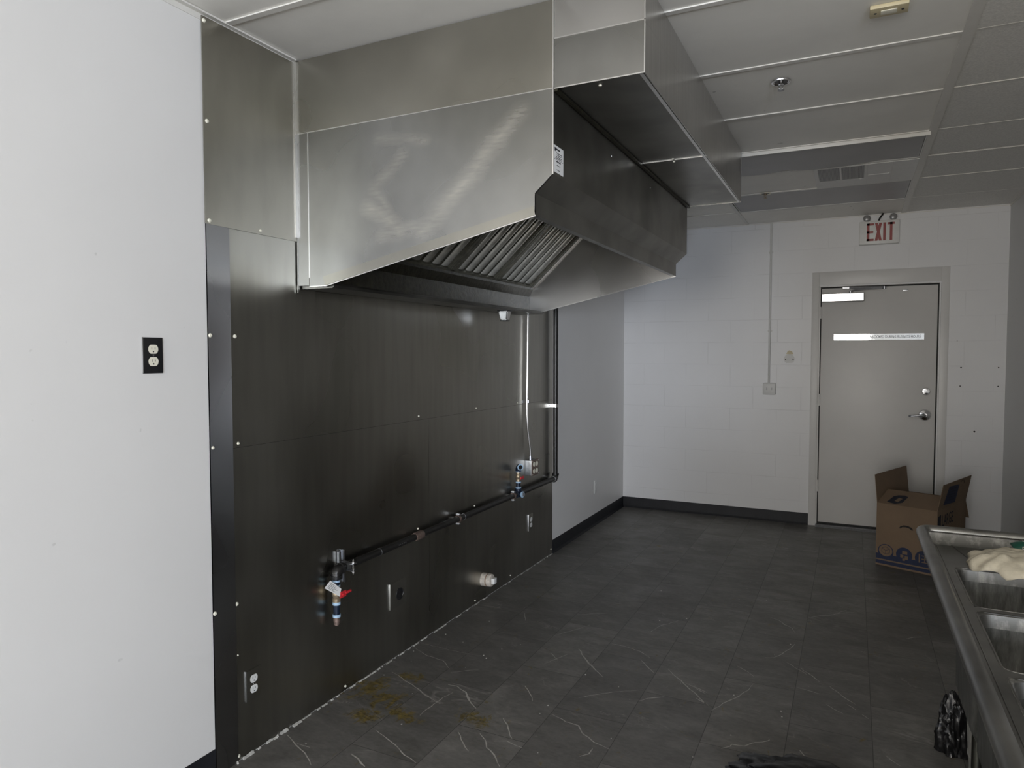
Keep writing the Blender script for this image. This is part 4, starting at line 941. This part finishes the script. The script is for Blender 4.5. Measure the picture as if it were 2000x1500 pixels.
# ------------------------------------------------------------------ moving box
def moving_box():
    th = R(-22.4); c = Vector((2.176, 5.545, 0)); d = Vector((math.cos(th), math.sin(th), 0)); n = Vector((-d.y, d.x, 0))
    W, D, H, t = .385, .60, .445, .004
    root = thing('cardboard_box', 'open brown cardboard moving box with blue print in front of the door', 'box', c + d * W / 2 + n * D / 2)
    def P(u, v, z): return c + d * u + n * v + Vector((0, 0, z))
    def slab(bm, pts, vec, mi=0): prism(bm, pts, vec, mi)
    bm = B_()
    slab(bm, [P(0, 0, .001), P(W, 0, .001), P(W, 0, H), P(0, 0, H)], n * t); slab(bm, [P(0, D, .001), P(W, D, .001), P(W, D, H), P(0, D, H)], -n * t)
    slab(bm, [P(0, t, .001), P(0, D - t, .001), P(0, D - t, H), P(0, t, H)], d * t); slab(bm, [P(W, t, .001), P(W, D - t, .001), P(W, D - t, H), P(W, t, H)], -d * t)
    slab(bm, [P(t, t, .001), P(W - t, t, .001), P(W - t, D - t, .001), P(t, D - t, .001)], Vector((0, 0, t)))
    body = obj('body', bm, 'card', root, flat=True)
    def flap(pts, nrm):
        bm = B_(); slab(bm, pts, nrm * t); return obj('flap', bm, 'card', root, flat=True)
    flap([P(0, 0, H), P(0, D, H), P(-.020, D - .004, H + .195), P(-.020, .003, H + .195)], d)
    rf_u, rf_z = .032, .178
    rf = flap([P(W, 0, H), P(W, D, H), P(W + rf_u, D - .004, H + rf_z), P(W + rf_u, .004, H + rf_z)], -d)
    ff = flap([P(.003, 0, H), P(W - .003, 0, H), P(W - .006, .182, H + .072), P(.006, .182, H + .072)], Vector((0, 0, -1)))
    flap([P(.003, D, H), P(W - .003, D, H), P(W - .0, D + .085, H - .150), P(.004, D + .085, H - .150)], -n)
    # printing on the front face
    e = .0006
    def fq(bm, u0, u1, z0, z1, k=1.): slab(bm, [P(u0, -e * k, z0), P(u1, -e * k, z0), P(u1, -e * k, z1), P(u0, -e * k, z1)], n * e * .8)
    bm = B_(); fq(bm, .001, W - .001, .048, .085); fq(bm, .001, W - .001, .014, .038); obj('printed_band', bm, 'card_blue', body, flat=True)
    for i, uc in enumerate((.066, .186, .306)):
        zc = .105 - .0 * i
        bm = B_(); N = 32
        o = [P(uc + .052 * math.cos(2 * PI * k / N), -e * 1.6, zc + .052 * math.sin(2 * PI * k / N)) for k in range(N)]; slab(bm, o, n * e * .5); dsc = obj('printed_badge', bm, 'card_blue', body, flat=True)
        bm = B_()
        if i == 0:
            o = [P(uc + .044 * math.cos(2 * PI * k / N), -e * 2.2, zc + .006 + .040 * math.sin(2 * PI * k / N)) for k in range(N)]; slab(bm, o, n * e * .4)
        elif i == 1:
            for a, b, q, r_ in ((-.012, .02, .005, .028), (-.024, -.004, -.020, .0), (.004, .024, -.030, -.006), (-.010, .006, -.04, -.024)): fq(bm, uc + a, uc + b, zc + q, zc + r_, 2.2)
        else:
            fq(bm, uc - .028, uc - .020, zc - .03, zc + .03, 2.2); fq(bm, uc - .010, uc + .03, zc + .016, zc + .022, 2.2); fq(bm, uc - .010, uc + .03, zc - .006, zc, 2.2); fq(bm, uc - .010, uc + .03, zc - .028, zc - .022, 2.2); fq(bm, uc + .006, uc + .012, zc - .028, zc + .03, 2.2)
        obj('badge_picture', bm, 'card', dsc, flat=True)
        if i == 0:
            bm = B_()
            for a, b in (((0, -.022), (0, .004)), ((0, .004), (-.026, .016)), ((0, .004), (.026, .016)), ((-.026, .016), (0, .03)), ((.026, .016), (0, .03)), ((-.026, .016), (-.026, -.010)), ((.026, .016), (.026, -.010)), ((-.026, -.010), (0, -.022)), ((.026, -.010), (0, -.022))):
                tube(bm, [P(uc + a[0], -e * 2.6, zc + a[1] + .004), P(uc + b[0], -e * 2.6, zc + b[1] + .004)], .0011, 5)
            obj('badge_line', bm, 'card_blue', dsc, flat=True)
    # hand hole
    bm = B_(); up = [(.150, .288), (.158, .302), (.180, .312), (.205, .312), (.228, .304), (.240, .290), (.232, .284), (.214, .296), (.192, .300), (.170, .297), (.160, .286)]
    slab(bm, [P(u, -e * 1.2, z) for u, z in up], n * e); obj('hand_hole', bm, 'void', body, flat=True)
    # right face: dark block and the size word
    bm = B_(); slab(bm, [P(W + e, .010, .300), P(W + e, .070, .312), P(W + e, .070, .412), P(W + e, .010, .400)], -d * e * .7); obj('printed_mark', bm, 'card_dark', body, flat=True)
    bm = place(text_bm('LARGE', .078, .225), P(W + e, .095, .325), n, (0, 0, 1)); obj('lettering', bm, 'card_dark', body, flat=True)
    # label on the raised flap and the logo patch on the front flap
    def F(v, s, k=1.): return P(W + rf_u * s, v, H + rf_z * s) + d * e * k
    bm = B_(); slab(bm, [F(.09, .16), F(.34, .08), F(.35, .80), F(.135, .86)], d * e * .5); lb = obj('printed_label', bm, 'card_blue', rf, flat=True)
    bm = B_()
    for k in range(5): s = .28 + k * .11; slab(bm, [F(.15, s, 2.), F(.30, s - .03, 2.), F(.30, s + .005, 2.), F(.15, s + .035, 2.)], d * e * .3)
    obj('label_lines', bm, 'card_dark', lb, flat=True)
    bm = B_(); tube(bm, [F(.37, .88, 2), F(.40, .95, 2), F(.43, .92, 2), F(.46, .78, 2)], .0012, 6); obj('pen_mark', bm, 'ink', rf)
    def G(u, s, k=1.): return P(u, .182 * s, H + .072 * s) + Vector((0, -e * .4, e * 1.2)) * k
    bm = B_(); slab(bm, [G(.058, .12), G(.115, .06), G(.155, .20), G(.165, .62), G(.14, .70), G(.10, .66), G(.075, .55)], Vector((0, 0, e * .5))); obj('printed_logo', bm, 'card_dark', ff, flat=True)
    bm = B_(); slab(bm, [G(.10, .25, 2), G(.125, .18, 2), G(.14, .45, 2), G(.115, .5, 2)], Vector((0, 0, e * .4))); obj('logo_gap', bm, 'card', ff, flat=True)

# ------------------------------------------------------------------ three-bowl sink
DZ = .873
def sink():
    root = thing('sink', 'stainless three-bowl sink with rolled rim along the right wall', 'sink', (2.62, 1.7, 0))
    x0, x1, y0, y1 = 2.222, 3.035, .62, 2.692
    bx0, bx1 = 2.286, 2.80; bowls = ((2.032, 2.386), (1.645, 1.998), (1.258, 1.611))
    bm = B_(); t = .002
    box(bm, x0 + .014, bx0, y0, y1 - .02, DZ - t, DZ); box(bm, bx1, x1, y0, y1 - .02, DZ - t, DZ)
    box(bm, bx0, bx1, bowls[0][1], y1 - .02, DZ - t, DZ); box(bm, bx0, bx1, y0, bowls[2][0], DZ - t, DZ)
    for a, b in zip(bowls, bowls[1:]): box(bm, bx0, bx1, b[1], a[0], DZ - t, DZ)
    box(bm, x0 + .012, x0 + .016, y0, y1 - .018, DZ - t, .912)
    # pressed crease lines of the drainboard
    tube(bm, [(2.305, 2.655, DZ), (2.340, 2.47, DZ)], .0022, 6); tube(bm, [(2.262, 2.64, DZ), (2.262, 1.2, DZ)], .0015, 6)
    dk = obj('deck', bm, 'sink', root, flat=True)
    bm = B_(); prism(bm, [(x0 + .014, y1 - .024, .912), (x0 + .014, y1 - .020, .906), (x0 + .014, y1 - .032, DZ + .008), (x0 + .014, y1 - .044, DZ), (x0 + .014, y1 - .018, DZ - .002), (x0 + .014, y1 - .012, .91)], (x1 - x0 - .014, 0, 0)); obj('end_upstand', bm, 'scale', root)
    bm = B_(); rz = .908; pts = [(x0, y0, rz)] + [(x0, y1 - .03, rz)] + [tuple(q) for q in arc((x0 + .03, y1 - .03, rz), .03, PI, PI / 2, (1, 0, 0), (0, 1, 0), 6)][1:] + [(x1, y1, rz)]
    tube(bm, pts, .0175, 18); obj('rolled_rim', bm, 'sink', root)
    bm = B_(); box(bm, x1 - .005, x1 + .035, y0, y1 + .016, DZ - .004, 1.13, bev=.006); obj('backsplash', bm, 'sink', root)
    def rr(xa, xb, ya, yb, z, r, n=5):
        L = []
        for cx, cy, a in ((xb - r, yb - r, 0), (xa + r, yb - r, 90), (xa + r, ya + r, 180), (xb - r, ya + r, 270)):
            for k in range(n + 1): q = R(a + 90 * k / n); L.append(Vector((cx + r * math.cos(q), cy + r * math.sin(q), z)))
        return L
    for ya, yb in bowls:
        bm = B_(); loops = [rr(bx0 - .004, bx1 + .004, ya - .004, yb + .004, DZ + .001, .03), rr(bx0 + .002, bx1 - .002, ya + .002, yb - .002, DZ - .004, .03), rr(bx0 + .005, bx1 - .005, ya + .005, yb - .005, DZ - .035, .03), rr(bx0 + .006, bx1 - .006, ya + .006, yb - .006, DZ - .33, .03), rr(bx0 + .02, bx1 - .02, ya + .02, yb - .02, DZ - .362, .03), rr(bx0 + .05, bx1 - .05, ya + .05, yb - .05, DZ - .367, .02)]
        V = [[bm.verts.new(p) for p in L] for L in loops]; m = len(V[0])
        for i in range(len(V) - 1):
            for k in range(m):
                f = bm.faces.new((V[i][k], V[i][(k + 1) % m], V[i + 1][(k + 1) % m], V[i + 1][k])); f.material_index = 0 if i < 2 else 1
        bm.faces.new(V[-1])
        b = obj('bowl', bm, ['scale', 'sink_bowl'], root, recalc=False)
        s = b.modifiers.new('thickness', 'SOLIDIFY'); s.thickness = .0016; s.offset = -1
        bm = B_(); lathe(bm, ((bx0 + bx1) / 2, (ya + yb) / 2, DZ - .3665), (0, 0, 1), [(.045, 0), (.045, .002), (.03, .0015), (0, .001)], 20); obj('drain', bm, 'chrome', b)
    for x, y in ((2.34, .78), (2.98, .78), (2.356, 2.414), (2.98, 2.44)):
        bm = B_(); cyl(bm, (x, y, .03), (x, y, DZ - .004), .014, seg=16); cyl(bm, (x, y, .0), (x, y, .045), .011, .016, seg=16); obj('leg', bm, 'steel_shelf', root)

def cloth():
    bm = B_(); cx, cy = 2.456, 2.436; N, Mr = 72, 16; rings = []
    for j in range(Mr + 1):
        s = j / Mr; ring = []
        for k in range(N):
            a = 2 * PI * k / N
            rad = (1 + .05 * math.sin(3 * a + 2.6) + .05 * math.sin(7 * a + 1.3) + .035 * math.sin(15 * a) + .02 * math.sin(23 * a))
            x = cx + .138 * rad * s * math.cos(a); y = cy + .145 * rad * s * math.sin(a)
            h = .036 * (1 - s ** 3.) ** .7 + .016 * mnoise.noise(Vector((x * 15, y * 15, 3))) * (1 - s * .5) + .006 * mnoise.noise(Vector((x * 42 + y * 20, y * 42, 8)))
            fold = y - (cy + .030 + .10 * (x - cx) - 2.2 * (x - cx) ** 2)       # one layer lies over the other
            h += .014 * (1 / (1 + math.exp(fold * 420))) * (1 - s ** 5)
            h += .012 * s ** 3 * abs(math.sin(6 * a + 2 * mnoise.noise(Vector((x * 9, y * 9, 0)))))
            ring.append(bm.verts.new((x, y, DZ + .0012 + max(0, h))))
        rings.append(ring)
    for j in range(Mr):
        for k in range(N):
            if j == 0: continue
            bm.faces.new((rings[j][k], rings[j][(k + 1) % N], rings[j + 1][(k + 1) % N], rings[j + 1][k]))
    bm.faces.new(rings[1]); 
    for v in rings[0]: bm.verts.remove(v)
    o = obj('cloth', bm, 'cloth', None, angle=70)
    s = o.modifiers.new('thickness', 'SOLIDIFY'); s.thickness = .0018; s.offset = 1
    tag(o, 'crumpled cream cloth lying on the sink drainboard', 'cloth')

def green_pack():
    root = thing('scrub_pad_pack', 'dark green packet with pale lettering behind the cloth on the sink', 'packet', (2.56, 2.615, DZ))
    bm = B_(); nx, ny = 16, 8; x0, x1, ya, yb = 2.462, 2.655, 2.594, 2.648; top, bot = [], []
    for i in range(nx + 1):
        A, Bq = [], []
        for j in range(ny + 1):
            u, v = i / nx, j / ny; x = x0 + (x1 - x0) * u; y = ya + (yb - ya) * v
            p = (math.sin(PI * u) ** .45) * (math.sin(PI * v) ** .5) * .021
            A.append(bm.verts.new((x, y, DZ + .026 + p + .004 * (v)))); Bq.append(bm.verts.new((x, y, DZ + .024 - p)))
        top.append(A); bot.append(Bq)
    for i in range(nx):
        for j in range(ny):
            bm.faces.new((top[i][j], top[i + 1][j], top[i + 1][j + 1], top[i][j + 1])); bm.faces.new((bot[i][j], bot[i][j + 1], bot[i + 1][j + 1], bot[i + 1][j]))
    for i in range(nx):
        bm.faces.new((top[i][0], bot[i][0], bot[i + 1][0], top[i + 1][0])); bm.faces.new((top[i][ny], top[i + 1][ny], bot[i + 1][ny], bot[i][ny]))
    for j in range(ny):
        bm.faces.new((top[0][j], top[0][j + 1], bot[0][j + 1], bot[0][j])); bm.faces.new((top[nx][j], bot[nx][j], bot[nx][j + 1], top[nx][j + 1]))
    pk = obj('pouch', bm, 'green', root, angle=50)
    bm = place(text_bm('EX', .017, .03), (2.484, 2.5925, DZ + .016), (1, 0, .0), (0, .12, 1)); obj('lettering', bm, 'white', pk, flat=True)
    bm = B_(); tube(bm, [(2.485, 2.606, DZ + .0475), (2.56, 2.604, DZ + .0505), (2.64, 2.606, DZ + .0475)], .0012, 6); obj('printed_stripe', bm, 'white', pk)

def blob(name, c, rad, seed, mat, label, cat, rough=.35, freq=4., floor=0.):
    bm = B_(); bmesh.ops.create_icosphere(bm, subdivisions=5, radius=1.)
    for v in bm.verts:
        p = v.co.copy(); q = p * freq + Vector((seed, 0, 0))
        k = 1 + rough * (mnoise.noise(q * .5) * .7 - abs(mnoise.noise(q)) * .55 + .18 * mnoise.noise(q * 2.7))
        z = p.z
        v.co = Vector((c[0] + rad[0] * p.x * k, c[1] + rad[1] * p.y * k, max(floor, c[2] + rad[2] * z * k)))
    o = obj(name, bm, mat, None, angle=60); return tag(o, label, cat)

def floor_things():
    blob('garbage_bag', (1.885, 2.500, .02), (.26, .16, .055), 3.1, 'bag', 'crumpled black plastic bag on the floor at the bottom edge', 'bag', .5, 3.2, .001)
    blob('garbage_bag', (2.372, 3.03, .05), (.062, .05, .16), 8.4, 'bag', 'small dark bag standing on the floor under the sink beside the grey pail', 'bag', .5, 3., .001)
    root = thing('pail', 'grey plastic pail under the sink', 'pail', (2.520, 2.78, 0))
    bm = B_(); lathe(bm, (2.520, 2.78, .001), (0, 0, 1), [(0, 0), (.122, 0), (.126, .004), (.131, .06), (.133, .062), (.133, .066), (.131, .068), (.136, .125), (.138, .127), (.138, .131), (.136, .133), (.146, .33), (.150, .332), (.150, .345), (.144, .345), (.132, .14), (.12, .008), (0, .008)], 40); obj('body', bm, 'grey_pail', root)
    bm = B_(); tube(bm, [Vector((2.520 + .149 * math.cos(a), 2.78 + .149 * math.sin(a) * .55 - .07 * math.sin(a), .338 - .06 * math.sin(a))) for a in [PI * k / 16 for k in range(17)]], .0025, 8); obj('bail_handle', bm, 'galv', root)

# ------------------------------------------------------------------ light and camera
def lights():
    w = bpy.data.worlds.new('sky'); scene.world = w; w.use_nodes = True
    bg = w.node_tree.nodes['Background']; bg.inputs[0].default_value = (.62, .74, 1, 1); bg.inputs[1].default_value = WORLD
    wx0, wx1, wz0, wz1 = WIN
    def area(name, loc, rot, sx, sy, power, col, spread=180):
        l = bpy.data.lights.new(name, 'AREA'); l.shape = 'RECTANGLE'; l.size = sx; l.size_y = sy; l.energy = power; l.color = col; l.spread = R(spread)
        o = bpy.data.objects.new(name, l); C.objects.link(o); o.location = loc; o.rotation_euler = rot; return o
    # daylight through the shop front behind the photographer
    for a, b, p in ((wx0, PIER[0], (DAY, (1., .96, .91))), (PIER[1], wx1, (DAY2, (.86, .945, 1.10)))):
        area('daylight', ((a + b) / 2, FY - .42, (wz0 + wz1) / 2 + .03), (R(114), 0, 0), b - a + .1, wz1 - wz0 - .12, p[0], p[1])
    # the phone's own flash beside its lens
    l = bpy.data.lights.new('phone_flash', 'POINT'); l.energy = FLASH; l.shadow_soft_size = .012; l.color = (1, .90, .77)
    o = bpy.data.objects.new('phone_flash', l); C.objects.link(o); o.location = (1.99, .0, 1.545)

def camera():
    cam = bpy.data.cameras.new('camera'); o = bpy.data.objects.new('camera', cam); C.objects.link(o)
    yaw, pit, rol = .4551, .0437, -.0003
    F = Vector((-math.sin(yaw) * math.cos(pit), math.cos(yaw) * math.cos(pit), -math.sin(pit)))
    r0 = Vector((math.cos(yaw), math.sin(yaw), 0)); u0 = r0.cross(F)
    r = math.cos(rol) * r0 + math.sin(rol) * u0; u = -math.sin(rol) * r0 + math.cos(rol) * u0
    m = Matrix(((r.x, u.x, -F.x, 2.0048), (r.y, u.y, -F.y, 0), (r.z, u.z, -F.z, 1.5), (0, 0, 0, 1)))
    o.matrix_world = m; cam.sensor_width = 36; cam.sensor_fit = 'HORIZONTAL'; cam.lens = 1360.43 / 2000 * 36; cam.clip_start = .05
    scene.camera = o
WIN = (.35, 6.4, .35, 2.5)       # the shop-front glazing behind the camera: x range, z range
PIER = (2.35, 4.1)  # unseen pier, widened to keep window glare off the sticker's right end
DAY, DAY2, FLASH, WORLD = 185., 630., 27., .05
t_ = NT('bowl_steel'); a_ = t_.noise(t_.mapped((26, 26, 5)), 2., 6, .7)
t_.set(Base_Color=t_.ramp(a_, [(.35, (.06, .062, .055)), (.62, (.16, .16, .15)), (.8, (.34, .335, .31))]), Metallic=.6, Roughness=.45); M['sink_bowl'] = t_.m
room(); door(); cladding(); hood(); plenum(); grease_cup(); gas(); valves(); brackets(); electrics(); ceiling_bits(); back_wall_bits()
moving_box(); sink(); cloth(); green_pack(); floor_things(); lights(); camera()
vs = scene.view_settings; vs.view_transform = 'Standard'; vs.look = 'None'; vs.exposure = 0.09; vs.gamma = 1.0; vs.use_curve_mapping = False
scene.display_settings.display_device = 'sRGB'
scene.cycles.use_denoising = True
scene.cycles.caustics_reflective = False; scene.cycles.caustics_refractive = False; scene.cycles.sample_clamp_indirect = 3.; scene.cycles.blur_glossy = .6
scene.cycles.max_bounces = 10; scene.cycles.diffuse_bounces = 5; scene.cycles.glossy_bounces = 6
